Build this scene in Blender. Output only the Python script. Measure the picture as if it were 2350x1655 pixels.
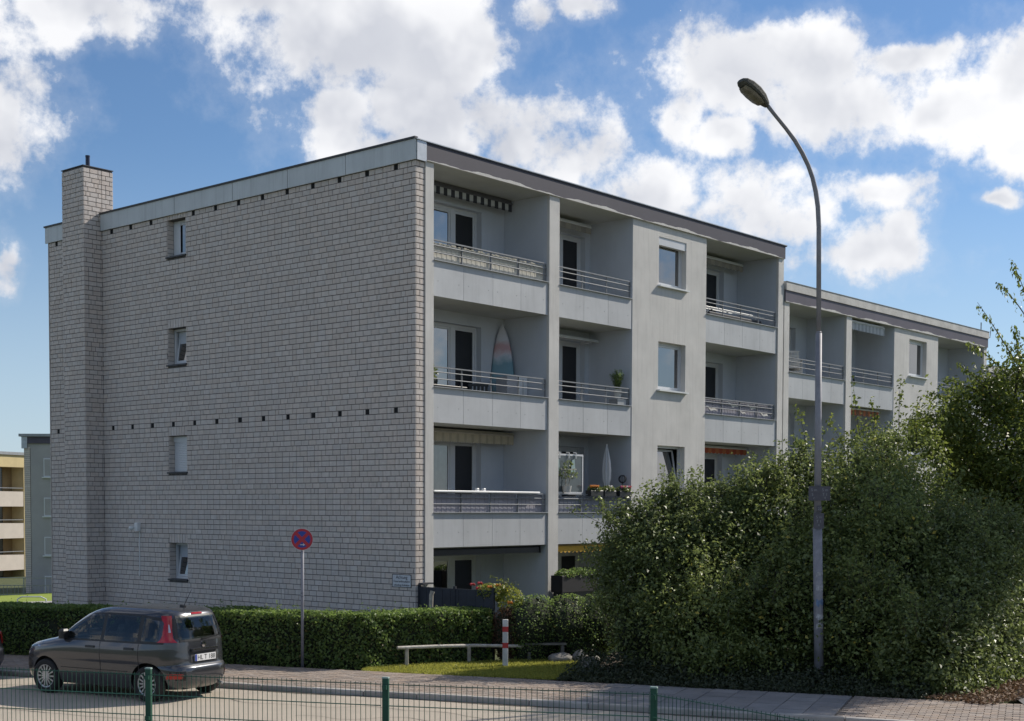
import bpy, bmesh, math, random
import numpy as np
from mathutils import Vector, Matrix

for o in list(bpy.data.objects): bpy.data.objects.remove(o)
S = bpy.context.scene
COL = S.collection
R = math.radians
rnd = random.Random(7)

# ------------------------------------------------------------------ camera, sky, sun, exposure
CAM_POS = (-21.521, -20.892, 3.205)
YAW, PITCH, ROLL = 41.3904, -2.5407, 0.1537
def cam_axes():
    y, p, r = R(YAW), R(PITCH), R(ROLL)
    fw = Vector((math.cos(p)*math.cos(y), math.cos(p)*math.sin(y), math.sin(p)))
    rt = Vector((math.sin(y), -math.cos(y), 0)); up = rt.cross(fw)
    return rt*math.cos(r)+up*math.sin(r), up*math.cos(r)-rt*math.sin(r), fw
AX_R, AX_U, AX_F = cam_axes()
cd = bpy.data.cameras.new('camera'); cam = bpy.data.objects.new('camera', cd); COL.objects.link(cam)
M = Matrix((AX_R, AX_U, -AX_F)).transposed().to_4x4(); M.translation = Vector(CAM_POS)
cam.matrix_world = M
cd.sensor_width = 36; cd.sensor_fit = 'HORIZONTAL'; cd.lens = 3174.95/2350*36
cd.shift_x = (1175-1106.32)/2350; cd.shift_y = (1307.48-827.5)/2350
cd.clip_start = .1; cd.clip_end = 6000
S.camera = cam
S.view_settings.view_transform = 'Standard'; S.view_settings.look = 'None'
S.view_settings.gamma = 1; S.view_settings.use_curve_mapping = False
S.view_settings.exposure = 0.10

SUN_DIR = Vector((1.0, -0.33, 0.83)).normalized()
SUN_EL = math.asin(SUN_DIR.z); SUN_AZ = math.atan2(SUN_DIR.x, SUN_DIR.y)   # clockwise from +Y
sd = bpy.data.lights.new('sun', 'SUN'); sd.energy = 4.6; sd.angle = R(.55); sd.color = (1, .93, .82)
sun = bpy.data.objects.new('sun', sd); COL.objects.link(sun)
sun.rotation_euler = (-SUN_DIR).to_track_quat('-Z', 'Y').to_euler(); sun.location = (20, -10, 40)

class NT:
    def __init__(s, tree): s.t = tree; s.n = tree.nodes; s.l = tree.links
    def add(s, typ, **kw):
        n = s.n.new(typ)
        for k, v in kw.items(): setattr(n, k, v)
        return n
    def put(s, sock, v):
        if isinstance(v, bpy.types.NodeSocket): s.l.new(v, sock)
        elif v is not None: sock.default_value = v
    def m(s, op, a, b=None, c=None, clamp=False):
        n = s.add('ShaderNodeMath', operation=op, use_clamp=clamp)
        s.put(n.inputs[0], a); s.put(n.inputs[1], b); s.put(n.inputs[2], c)
        return n.outputs[0]
    def v(s, op, a, b=None, scale=None):
        n = s.add('ShaderNodeVectorMath', operation=op)
        s.put(n.inputs[0], a); s.put(n.inputs[1], b)
        if scale is not None: s.put(n.inputs['Scale'], scale)
        return n.outputs['Value'] if op in ('DOT_PRODUCT', 'LENGTH', 'DISTANCE') else n.outputs[0]
    def noise(s, vec, scale, detail=4, rough=.5, dist=0, lac=2.0):
        n = s.add('ShaderNodeTexNoise'); s.put(n.inputs['Vector'], vec)
        n.inputs['Scale'].default_value = scale; n.inputs['Detail'].default_value = detail
        n.inputs['Roughness'].default_value = rough; n.inputs['Distortion'].default_value = dist
        n.inputs['Lacunarity'].default_value = lac
        return n.outputs['Fac'], n.outputs['Color']
    def rng(s, v, a, b, c=0, d=1, smooth=False):
        n = s.add('ShaderNodeMapRange', interpolation_type='SMOOTHSTEP' if smooth else 'LINEAR')
        s.put(n.inputs[0], v); n.inputs[1].default_value = a; n.inputs[2].default_value = b
        s.put(n.inputs[3], c); s.put(n.inputs[4], d)
        return n.outputs[0]
    def mix(s, f, a, b):
        n = s.add('ShaderNodeMix', data_type='RGBA'); s.put(n.inputs[0], f)
        for sock, v in ((n.inputs[6], a), (n.inputs[7], b)):
            if isinstance(v, (tuple, list)): v = tuple(v)+((1,) if len(v) == 3 else ())
            s.put(sock, v)
        return n.outputs[2]

def build_world():
    w = bpy.data.worlds.new('World'); S.world = w; w.use_nodes = True
    t = NT(w.node_tree)
    for n in list(t.n): t.n.remove(n)
    out = t.add('ShaderNodeOutputWorld'); bg = t.add('ShaderNodeBackground'); bg.inputs['Strength'].default_value = .1
    t.l.new(bg.outputs[0], out.inputs[0])
    sky = t.add('ShaderNodeTexSky', sky_type='NISHITA', sun_disc=False)
    sky.sun_elevation = SUN_EL; sky.sun_rotation = SUN_AZ
    sky.air_density = 1.0; sky.dust_density = .10; sky.ozone_density = 3.0; sky.altitude = 50
    D = t.v('NORMALIZE', t.add('ShaderNodeTexCoord').outputs['Generated'])
    # tangent-plane position of a sky direction about a fixed compass bearing
    du = t.v('DOT_PRODUCT', D, tuple(AX_R)); dv = t.v('DOT_PRODUCT', D, tuple(AX_U)); df = t.v('DOT_PRODUCT', D, tuple(AX_F))
    dfc = t.m('MAXIMUM', df, .15)
    u = t.m('DIVIDE', du, dfc); v = t.m('DIVIDE', dv, dfc)
    wf, wc = t.noise(D, 9.0, 5, .55)
    wrp = t.v('SUBTRACT', wc, (.5, .5, .5))
    sx = t.add('ShaderNodeSeparateXYZ'); t.l.new(wrp, sx.inputs[0])
    uu = t.m('MULTIPLY_ADD', sx.outputs[0], .075, u); vv = t.m('MULTIPLY_ADD', sx.outputs[1], .06, v)
    cb = t.add('ShaderNodeCombineXYZ'); t.l.new(uu, cb.inputs[0]); t.l.new(vv, cb.inputs[1])
    P = cb.outputs[0]
    blobs = [(150, 20, 270, 95), (20, 270, 135, 115), (15, 590, 42, 58), (620, -20, 260, 75), (800, 90, 260, 150), (1040, 110, 240, 170),
             (760, 290, 150, 110), (960, 250, 200, 130), (1180, 290, 180, 130), (1330, 350, 190, 120), (1000, 340, 260, 60), (1480, 420, 160, 110),
             (1700, 470, 210, 100), (1860, 520, 110, 80), (1960, 600, 200, 70), (2090, 570, 90, 95), (2030, 455, 140, 60),
             (1650, 190, 150, 110), (1880, 130, 170, 110), (1960, 240, 290, 110), (2200, 250, 220, 90), (2330, 190, 110, 120), (2060, 130, 130, 40),
             (1550, 270, 60, 130), (2325, 335, 75, 60), (2320, 440, 40, 22), (1640, 330, 90, 45), (1240, 30, 75, 60), (1350, 12, 70, 32), (1530, 40, 0.1, .1)]
    acc = None
    for (px, py, rx, ry) in blobs:
        c = ((px-1106.32)/3174.95, (1307.48-py)/3174.95, 0)
        q = t.v('MULTIPLY', t.v('SUBTRACT', P, c), (3174.95/max(rx, 1), 3174.95/max(ry, 1), 0))
        f = t.m('SUBTRACT', 1.0, t.v('LENGTH', q))
        acc = f if acc is None else t.m('SMOOTH_MAX', acc, f, .12)
    # beyond the part of the sky in view the same broken cumulus goes on
    lf, _ = t.noise(D, 3.2, 3, .5)
    glob = t.rng(lf, .44, .66, -.75, .6)
    ins = t.m('MULTIPLY', t.rng(t.m('ABSOLUTE', t.m('SUBTRACT', u, .02)), .37, .52, 1, 0, True), t.rng(v, .40, .52, 1, 0, True))
    ins = t.m('MULTIPLY', ins, t.rng(df, .15, .4, 0, 1, True))
    base = t.m('ADD', t.m('MULTIPLY', acc, ins), t.m('MULTIPLY', glob, t.m('SUBTRACT', 1.0, ins)))
    base = t.m('MINIMUM', t.m('MAXIMUM', base, -1.2), .75)
    n1, _ = t.noise(D, 14, 9, .63)
    na, _ = t.noise(D, 11, 4, .52)
    nb, _ = t.noise(t.v('ADD', D, tuple(SUN_DIR*.016+Vector((0, 0, .020)))), 11, 4, .52)
    dens = t.m('ADD', t.m('MULTIPLY', base, .82), t.m('MULTIPLY', t.m('SUBTRACT', n1, .5), 3.5))
    mask = t.m('MAXIMUM', t.rng(dens, -.20, .42, 0, 1, True), t.rng(dens, -.60, .10, 0, .13, True))
    relief = t.rng(t.m('SUBTRACT', na, nb), -.10, .10, 0, 1)
    relief = t.m('MULTIPLY_ADD', t.m('SUBTRACT', n1, .5), .7, relief)
    core = t.rng(t.m('ADD', base, t.m('MULTIPLY', t.m('SUBTRACT', lf, .5), 1.2)), .15, .85, 1, .35, True)
    toward = t.rng(t.v('DOT_PRODUCT', D, tuple(SUN_DIR)), .45, .95, .30, 1.0)
    lit = t.m('MULTIPLY', t.m('ADD', t.m('MULTIPLY', relief, .6), t.m('MULTIPLY', core, .5)), 1.0, clamp=True)
    lit2 = t.m('ADD', t.m('MULTIPLY', lit, .70), t.m('MULTIPLY', toward, .27), clamp=True)
    ccol = t.mix(lit2, (4.6, 4.9, 5.7), (10.2, 10.2, 10.3))
    hz = t.add('ShaderNodeSeparateXYZ'); t.l.new(D, hz.inputs[0])
    mask2 = t.m('MULTIPLY', mask, t.rng(hz.outputs[2], .0, .12, .25, 1))
    blue = t.v('MULTIPLY', sky.outputs[0], (.76, .88, 1.0))
    blue = t.mix(t.rng(hz.outputs[2], .01, .26, .62, 0, True), blue, (5.2, 6.3, 7.5))
    t.l.new(t.mix(mask2, blue, ccol), bg.inputs['Color'])
build_world()

# ------------------------------------------------------------------ helpers
ORG = {}
class MB:
    def __init__(s): s.v = []; s.f = []; s.mi = []
    def add(s, vs, fs, mi=0):
        b = len(s.v); s.v += [tuple(x) for x in vs]; s.f += [tuple(b+i for i in f) for f in fs]; s.mi += [mi]*len(fs); return s
    def box(s, x0, x1, y0, y1, z0, z1, mi=0):
        return s.add([(x0,y0,z0),(x1,y0,z0),(x1,y1,z0),(x0,y1,z0),(x0,y0,z1),(x1,y0,z1),(x1,y1,z1),(x0,y1,z1)],
              [(0,3,2,1),(4,5,6,7),(0,1,5,4),(1,2,6,5),(2,3,7,6),(3,0,4,7)], mi)
    def bbox(s, x0, x1, y0, y1, z0, z1, b=.01, mi=0):     # box with chamfered upright edges and top
        def ring(z, i): return [(x0+i+b,y0+i,z),(x1-i-b,y0+i,z),(x1-i,y0+i+b,z),(x1-i,y1-i-b,z),(x1-i-b,y1-i,z),(x0+i+b,y1-i,z),(x0+i,y1-i-b,z),(x0+i,y0+i+b,z)]
        vs = ring(z0, 0)+ring(z1-b, 0)+ring(z1, b*.7)
        fs = [tuple(range(7,-1,-1)), tuple(range(16, 24))]
        for k in range(2):
            for i in range(8): fs.append((k*8+i, k*8+(i+1)%8, k*8+8+(i+1)%8, k*8+8+i))
        return s.add(vs, fs, mi)
    def obox(s, c, u, v, w, hu, hv, hw, mi=0):
        c, u, v, w = Vector(c), Vector(u).normalized(), Vector(v).normalized(), Vector(w).normalized()
        vs = [c+u*(a*hu)+v*(b*hv)+w*(d*hw) for d in (-1,1) for (a,b) in ((-1,-1),(1,-1),(1,1),(-1,1))]
        return s.add(vs, [(0,3,2,1),(4,5,6,7),(0,1,5,4),(1,2,6,5),(2,3,7,6),(3,0,4,7)], mi)
    def bar(s, a, b, wx, wz, mi=0):
        a, b = Vector(a), Vector(b); d = (b-a); u = d.normalized()
        up = Vector((0,0,1)) if abs(u.z) < .95 else Vector((1,0,0))
        v = up.cross(u).normalized(); w = u.cross(v)
        return s.obox((a+b)/2, u, v, w, d.length/2, wx/2, wz/2, mi)
    def tube(s, pts, r, n=8, cap=True, mi=0):
        pts = [Vector(p) for p in pts]; rs = r if isinstance(r, (list, tuple)) else [r]*len(pts)
        b = len(s.v); ref = None
        for i, p in enumerate(pts):
            d = (pts[min(i+1, len(pts)-1)]-pts[max(i-1, 0)]).normalized()
            if ref is None:
                ref = Vector((0,0,1)) if abs(d.z) < .9 else Vector((1,0,0))
            x = ref.cross(d); x = x.normalized() if x.length > 1e-6 else Vector((1,0,0)); y = d.cross(x); ref = y
            for k in range(n):
                a = 2*math.pi*k/n; s.v.append(tuple(p+x*math.cos(a)*rs[i]+y*math.sin(a)*rs[i]))
        for i in range(len(pts)-1):
            for k in range(n):
                s.f.append((b+i*n+k, b+i*n+(k+1)%n, b+(i+1)*n+(k+1)%n, b+(i+1)*n+k)); s.mi.append(mi)
        if cap:
            s.f.append(tuple(b+k for k in range(n-1,-1,-1))); s.f.append(tuple(b+(len(pts)-1)*n+k for k in range(n))); s.mi += [mi, mi]
        return s
    def lathe(s, prof, n=16, c=(0,0,0), axis='z', mi=0):
        b = len(s.v)
        for (r, h) in prof:
            for k in range(n):
                a = 2*math.pi*k/n; x, y = r*math.cos(a), r*math.sin(a)
                p = (x, y, h) if axis == 'z' else (x, h, y) if axis == 'y' else (h, x, y)
                s.v.append((p[0]+c[0], p[1]+c[1], p[2]+c[2]))
        for i in range(len(prof)-1):
            for k in range(n):
                f = (b+i*n+k, b+i*n+(k+1)%n, b+(i+1)*n+(k+1)%n, b+(i+1)*n+k)
                s.f.append(f if axis != 'y' else f[::-1]); s.mi.append(mi)
        return s
    def prism(s, poly, w, mi=0):
        """poly: 3D points of one face; w: extrusion vector"""
        n = len(poly); w = Vector(w); vs = [Vector(p) for p in poly]+[Vector(p)+w for p in poly]
        fs = [tuple(range(n-1,-1,-1)), tuple(range(n, 2*n))]+[(i, (i+1)%n, n+(i+1)%n, n+i) for i in range(n)]
        return s.add(vs, fs, mi)
    def xf(s, m): s.v = [tuple(m @ Vector(p)) for p in s.v]; return s
    def build(s, name, mat, parent=None, smooth=False, org=None, smooth_angle=None):
        me = bpy.data.meshes.new(name)
        o = org if org is not None else (ORG.get(parent.name, (0,0,0)) if parent else (0,0,0))
        me.from_pydata([(x-o[0], y-o[1], z-o[2]) for x, y, z in s.v], [], s.f)
        mats = mat if isinstance(mat, (list, tuple)) else [mat]
        for m_ in mats: me.materials.append(m_)
        if len(mats) > 1: me.polygons.foreach_set('material_index', s.mi)
        if smooth: me.polygons.foreach_set('use_smooth', [True]*len(me.polygons))
        me.update()
        ob = bpy.data.objects.new(name, me); COL.objects.link(ob)
        if parent: ob.parent = parent
        else: ob.location = o
        ORG[ob.name] = o
        return ob

def tag(o, label=None, cat=None, group=None, kind=None):
    if label: o['label'] = label
    if cat: o['category'] = cat
    if group: o['group'] = group
    if kind: o['kind'] = kind
    return o
def thing(name, label, cat, loc=(0,0,0), group=None, rotz=0, local=False):
    e = bpy.data.objects.new(name, None); COL.objects.link(e); e.location = loc; e.rotation_euler = (0,0,rotz)
    e.empty_display_size = .2
    ORG[e.name] = (0,0,0) if local else tuple(loc)
    return tag(e, label, cat, group)
def place_mesh(me, name, loc, parent, label=None):
    o = bpy.data.objects.new(name, me); COL.objects.link(o); o.parent = parent
    g = ORG[parent.name]; o.location = (loc[0]-g[0], loc[1]-g[1], loc[2]-g[2]); ORG[o.name] = tuple(loc)
    return o
def text_mb(body, size, m, extrude=.001):
    cu = bpy.data.curves.new('t', 'FONT'); cu.body = body; cu.size = size; cu.extrude = extrude; cu.align_x = 'CENTER'; cu.align_y = 'CENTER'
    cu.resolution_u = 3
    ob = bpy.data.objects.new('t', cu); COL.objects.link(ob)
    dg = bpy.context.evaluated_depsgraph_get(); me = bpy.data.meshes.new_from_object(ob.evaluated_get(dg))
    mb = MB(); mb.add([m @ v.co for v in me.vertices], [tuple(p.vertices) for p in me.polygons])
    bpy.data.objects.remove(ob); bpy.data.meshes.remove(me); bpy.data.curves.remove(cu)
    return mb

# ------------------------------------------------------------------ materials
MATS = {}
def mat(name, col, rough=.6, var=.12, scale=3.0, bump=0.0, bscale=60.0, metal=0.0, spec=.5, col2=None, streak=0.0, island=0.0, ior=None, coat=0):
    if name in MATS: return MATS[name]
    m = bpy.data.materials.new(name); m.use_nodes = True; MATS[name] = m
    t = NT(m.node_tree); b = t.n['Principled BSDF']
    pos = t.add('ShaderNodeNewGeometry')
    P = pos.outputs['Position']
    f, _ = t.noise(P, scale, 5, .6)
    c2 = col2 if col2 else tuple(max(0, c*(1-var*2.2)) for c in col)
    c = t.mix(t.rng(f, .3, .7), c2, col)
    if streak:
        st, _ = t.noise(t.v('MULTIPLY', P, (6, 6, .35)), 1.6, 5, .65)
        c = t.mix(t.rng(st, .5, .78, 0, streak), c, tuple(x*.55 for x in col))
    if island:
        g = t.m('FRACT', t.m('ADD', pos.outputs['Random Per Island'], t.m('MULTIPLY', t.add('ShaderNodeObjectInfo').outputs['Random'], 7.31)))
        hs = t.add('ShaderNodeHueSaturation'); t.l.new(c, hs.inputs['Color'])
        t.l.new(t.rng(g, 0, 1, 1-island, 1+island), hs.inputs['Value'])
        t.l.new(t.rng(t.m('FRACT', t.m('MULTIPLY', g, 17.3)), 0, 1, .80, 1.2), hs.inputs['Saturation'])
        c = hs.outputs[0]
    t.l.new(c, b.inputs['Base Color'])
    b.inputs['Roughness'].default_value = rough; b.inputs['Metallic'].default_value = metal
    b.inputs['Specular IOR Level'].default_value = spec
    if ior: b.inputs['IOR'].default_value = ior
    if coat: b.inputs['Coat Weight'].default_value = coat; b.inputs['Coat Roughness'].default_value = .04
    if bump:
        bn = t.add('ShaderNodeBump'); bn.inputs['Strength'].default_value = bump; bn.inputs['Distance'].default_value = .02
        h, _ = t.noise(P, bscale, 4, .6); t.l.new(h, bn.inputs['Height']); t.l.new(bn.outputs[0], b.inputs['Normal'])
    return m

def leaf_mat(name, dark, light, rough=.42, transl=.3, yellow=None, yfrac=.04):
    m = bpy.data.materials.new(name); m.use_nodes = True; MATS[name] = m
    t = NT(m.node_tree); b = t.n['Principled BSDF']; out = t.n['Material Output']
    geo = t.add('ShaderNodeNewGeometry'); r = geo.outputs['Random Per Island']
    big, _ = t.noise(geo.outputs['Position'], 1.3, 3, .5)
    c = t.mix(t.m('ADD', t.m('MULTIPLY', r, .7), t.rng(big, .3, .7, 0, .3)), dark, light)
    if yellow:
        c = t.mix(t.rng(t.m('FRACT', t.m('MULTIPLY', r, 91.7)), 1-yfrac, 1-yfrac+.01), c, yellow)
    t.l.new(c, b.inputs['Base Color']); b.inputs['Roughness'].default_value = rough
    b.inputs['Specular IOR Level'].default_value = .45
    tr = t.add('ShaderNodeBsdfTranslucent'); t.l.new(t.mix(.5, c, tuple(x*1.9 for x in light)), tr.inputs['Color'])
    mx = t.add('ShaderNodeMixShader'); mx.inputs[0].default_value = transl
    t.l.new(b.outputs[0], mx.inputs[1]); t.l.new(tr.outputs[0], mx.inputs[2]); t.l.new(mx.outputs[0], out.inputs[0])
    return m

def glass_mat(name, col=(.012,.014,.017), ior=1.9, rough=.02):
    return mat(name, col, rough, .3, 1.5, ior=ior)

m_brick = mat('lime brick', (.625,.555,.505), .8, .07, 9, .35, 90, island=.06, streak=.16)
m_mortar = mat('dark mortar', (.150,.140,.138), .95, .2, 8)
m_plaster = mat('white plaster', (.64,.62,.59), .85, .08, 1.2, .35, 110, streak=.42)
m_plaster_shade = mat('shaded loggia plaster', (.55,.575,.62), .85, .05, 1.0, .2, 90, streak=.08)  # darker bluish copy of the plaster, loggia shade put into the colour
m_soffit = mat('soffit paint', (.55,.555,.52), .9, .06, 1.4)
m_panel = mat('balcony board', (.51,.52,.535), .6, .08, 1.1, streak=.28, island=.05)
m_fascia = mat('purple fascia', (.088,.075,.105), .55, .12, 1.0, streak=.15)
m_gfascia = mat('grey fascia board', (.60,.63,.64), .55, .07, 1.1, streak=.5)
m_cap = mat('dark roof edge', (.035,.035,.04), .5)
m_zinc = mat('zinc sheet', (.50,.52,.54), .42, .12, 3, metal=.6)
m_coping = mat('weathered coping', (.60,.58,.55), .75, .14, 2.0, .2, 60, streak=.4)
m_rail = mat('galvanised rail', (.27,.28,.295), .6, .10, 6, metal=.1)
m_frame = mat('white window frame', (.62,.63,.65), .35, .03, 2)
m_glass = glass_mat('window glass', ior=3.0)
m_glass3 = mat('curtained glass', (.17,.17,.175), .03, .2, 2, ior=2.2, streak=.9)
m_glass2 = glass_mat('dull door glass', (.022,.023,.028), 1.6, .08)
m_sill = mat('white sill', (.72,.73,.72), .4, .05)
m_slate = mat('slate sill', (.05,.052,.06), .55, .1)
m_black = mat('black plastic', (.016,.016,.018), .45, .2)
m_dark = mat('vent hole dark', (.01,.01,.011), .9, .2)
m_white = mat('white paint', (.78,.78,.77), .45, .04)
m_dim = mat('grey sheet metal', (.33,.34,.35), .5, .1, 4, metal=.3)
m_roof = mat('roof gravel', (.22,.21,.20), .95, .25, 12, .3, 60)
m_wood = mat('bleached timber', (.50,.45,.38), .8, .2, 9, .4, 40)
m_concrete = mat('concrete', (.42,.40,.37), .85, .12, 4, .3, 50)

# ------------------------------------------------------------------ ground, street, pavement
KD = Vector((.339, -.941, 0)).normalized()          # direction of the kerb (towards the lamp)
KN = Vector((.941, .339, 0)).normalized()           # from the street towards the hedge
K0 = Vector((-5.93, -1.99, 0))
def kp(t, n, z=0): p = K0+KD*t+KN*n; return (p.x, p.y, z)
def ground_z(x, y):
    s = min(1, max(0, (y-14.5)/52.0)); z = -.03-2.85*s
    q = Vector((x, y, 0))-K0; n = q.dot(KN)          # bank rising on the camera's side of the street
    if n < -7.6: z += min(1.5, (-7.6-n)*.16)
    return z
def build_ground():
    xs = [-3000,-900,-300,-120]+list(np.arange(-70, 130.1, 4))+[170,300,900,3000]
    ys = [-3000,-900,-300,-120]+list(np.arange(-70, 130.1, 4))+[170,300,900,3000]
    mb = MB(); n = len(ys)
    for x in xs:
        for y in ys: mb.v.append((x, y, ground_z(x, y)))
    for i in range(len(xs)-1):
        for j in range(n-1): mb.f.append((i*n+j, (i+1)*n+j, (i+1)*n+j+1, i*n+j+1))
    m = mat('lawn ground', (.090,.105,.035), .95, .2, 2.2, .6, 30, col2=(.055,.070,.022))
    tag(mb.build('ground', m, smooth=True), kind='structure')
build_ground()
m_asph = mat('tan asphalt', (.47,.405,.325), .92, .10, 1.1, .9, 45, col2=(.40,.35,.285), streak=0)
def grid_sheet(name, pts_fn, t0, t1, n0, n1, step, m, z):
    mb = MB(); nt = max(1, int((t1-t0)/step)); nn = max(1, int(abs(n1-n0)/step))
    for i in range(nt+1):
        for j in range(nn+1): mb.v.append(kp(t0+(t1-t0)*i/nt, n0+(n1-n0)*j/nn, z))
    for i in range(nt):
        for j in range(nn): mb.f.append((i*(nn+1)+j, (i+1)*(nn+1)+j, (i+1)*(nn+1)+j+1, i*(nn+1)+j+1))
    return tag(mb.build(name, m), kind='structure')
grid_sheet('street', kp, -60, 60, -7.4, 0, 2, m_asph, 0.0)
street = COL.objects[-1]
def crack(pts, w):
    mb = MB()
    for i in range(len(pts)-1):
        (t0, n0), (t1, n1) = pts[i], pts[i+1]; a = w*rnd.uniform(.5,1.2); b = w*rnd.uniform(.5,1.2)
        mb.add([kp(t0,n0-a,.004), kp(t1,n1-b,.004), kp(t1,n1+b,.004), kp(t0,n0+a,.004)], [(0,1,2,3)])
    mb.build('sealed_crack', mat('tar seam', (.10,.09,.08), .8, .2, 9), street)
for (t0, t1, n0, amp) in ((-9, 14, -3.65, .05), (-6, 5, -1.3, .16), (2.0, 12.0, -2.2, .22)):
    m_ = 60; crack([(t0+(t1-t0)*i/m_, n0+amp*math.sin(i*.31+n0)+amp*.6*math.sin(i*.83)+rnd.uniform(-.02,.02)) for i in range(m_+1)], .010)
for (tc, nc) in ((4.4, -2.9), (-3.0, -4.6)):
    mb = MB(); mb.add([kp(tc+1.0*math.cos(a)*(1+.15*math.sin(3*a)), nc+.45*math.sin(a)*(1+.2*math.cos(2*a)), .003) for a in [2*math.pi*i/14 for i in range(14)]], [tuple(range(14))])
    mb.build('asphalt_patch', mat('newer asphalt', (.30,.27,.235), .93, .12, 3, .7, 50), street)
mb = MB()
for i in range(110):
    t0, t1 = -25+i*.4, -25+(i+1)*.4; a, b = -.10-.06*math.sin(i*.7)-rnd.uniform(0,.05), -.10-.06*math.sin((i+1)*.7)
    mb.add([kp(t0,-.001,.005), kp(t1,-.001,.005), kp(t1,b,.005), kp(t0,b,.005)], [(0,1,2,3)])
mb.build('gutter_dirt_shadow', mat('gutter grit and kerb shadow', (.16,.135,.105), .95, .3, 14), street)  # dark strip of grit that also paints the kerb's shadow gap
# kerb of single stones
kerb = tag(MB().box(-.1,.1,-.1,.1,-.3,-.2).build('kerb', m_concrete, org=(0,0,0)), kind='structure')
kb = MB()
L = .985
kb.add([(0,0,-.15),(L,0,-.15),(L,.13,-.15),(0,.13,-.15),(0,.012,.095),(L,.012,.095),(L,.13,.095),(0,.13,.095),(0,0,.075),(L,0,.075)],
       [(0,1,9,8),(8,9,5,4),(4,5,6,7),(1,2,6,5,9),(0,8,4,7,3),(2,3,7,6)])
m_kerb = mat('kerb stone', (.40,.375,.345), .85, .14, 3, .3, 50, island=.12)
k_me = bpy.data.meshes.new('kerb_stone'); k_me.from_pydata(kb.v, [], kb.f); k_me.materials.append(m_kerb); k_me.update()
for i in range(44):
    o = place_mesh(k_me, 'kerb_stone', kp(-26+i, 0, rnd.uniform(-.006,.006)), kerb); o.rotation_euler = (0, 0, math.atan2(KD.y, KD.x))
# pavement: bed sheet plus single pavers
m_bed = mat('sanded joint', (.15,.125,.10), .95, .2, 6)
pav = grid_sheet('pavement', kp, -30, 30, .13, 2.62, 2, m_bed, .075)
m_paver = mat('brown paver', (.335,.265,.215), .85, .12, 5, .4, 70, col2=(.27,.225,.19), island=.16)
m_slab = mat('grey slab', (.25,.24,.235), .85, .12, 3, .4, 60, island=.12)
def paver_boxes():
    big, small = [], []
    for r_ in range(24):                              # rows along the kerb, running bond
        n = .135+r_*.103
        if n+.1 > 2.62: break
        off = .105*(r_ % 2)
        for c in range(-60, 96):
            t = c*.207+off
            if 5.6 < t < 9.8: continue
            small.append((t, n))
    for r_ in range(5):
        for c in range(9):
            t = 5.62+c*.465; n = .14+r_*.495
            if t+.46 < 9.85 and n+.48 < 2.63: big.append((t, n))
    return small, big
sm, bg_ = paver_boxes()
ang = math.atan2(KD.y, KD.x)
def piece_mesh(name, l, w, h, m):
    b = MB(); e = .004
    b.add([(0,0,-h),(l,0,-h),(l,w,-h),(0,w,-h),(e,e,0),(l-e,e,0),(l-e,w-e,0),(e,w-e,0)], [(4,5,6,7),(0,1,5,4),(1,2,6,5),(2,3,7,6),(3,0,4,7)])
    me = bpy.data.meshes.new(name); me.from_pydata(b.v, [], b.f); me.materials.append(m); me.update(); return me
pm = piece_mesh('paver', .198, .095, .03, m_paver); sm_me = piece_mesh('slab', .457, .487, .03, m_slab)
sm.sort(key=lambda q: (Vector(kp(*q))-Vector(CAM_POS)).length if -1.5 < q[0] < 5.6 else 1e3+abs(q[0]))
for q in sm[:300]:
    o = place_mesh(pm, 'paver', kp(q[0], q[1], .093+rnd.uniform(-.003,.003)), pav); o.rotation_euler = (rnd.uniform(-.008,.008), rnd.uniform(-.008,.008), ang)
for q in bg_:
    o = place_mesh(sm_me, 'slab', kp(q[0], q[1], .093+rnd.uniform(-.004,.004)), pav); o.rotation_euler = (rnd.uniform(-.006,.006), rnd.uniform(-.006,.006), ang)
mb = MB()
for q in sm[300:]:
    t, n = q; z = .093+rnd.uniform(-.003,.003)
    vs = [kp(t,n,.06),kp(t+.198,n,.06),kp(t+.198,n+.095,.06),kp(t,n+.095,.06),kp(t+.004,n+.004,z),kp(t+.194,n+.004,z),kp(t+.194,n+.091,z),kp(t+.004,n+.091,z)]
    mb.add(vs, [(4,5,6,7),(0,1,5,4),(1,2,6,5),(2,3,7,6),(3,0,4,7)])
tag(mb.build('pavers', m_paver, pav), kind='stuff')
# grey asphalt drive beside the shrubs
mb = MB(); mb.add([(.6,-12.9,.101),(.6,-15.5,.101),(16,-15.5,.101),(16,-11.9,.101),(4.2,-11.75,.101),(1.6,-12.35,.101)], [(0,1,2,3,4,5)])
tag(mb.build('driveway', mat('grey asphalt', (.17,.16,.155), .93, .12, 2, .6, 60)), kind='structure')
mb = MB(); mb.add([kp(-3.4,2.62,.03),kp(10.6,2.62,.03),(6,-11.6,.03),(12,-11.2,.03),(12,-3.5,.03),(.3,-2.3,.03)], [(0,1,2,3,4,5)])
tag(mb.build('planting_bed', mat('leaf litter soil', (.085,.06,.042), .95, .3, 9, .8, 30)), kind='structure')

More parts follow.
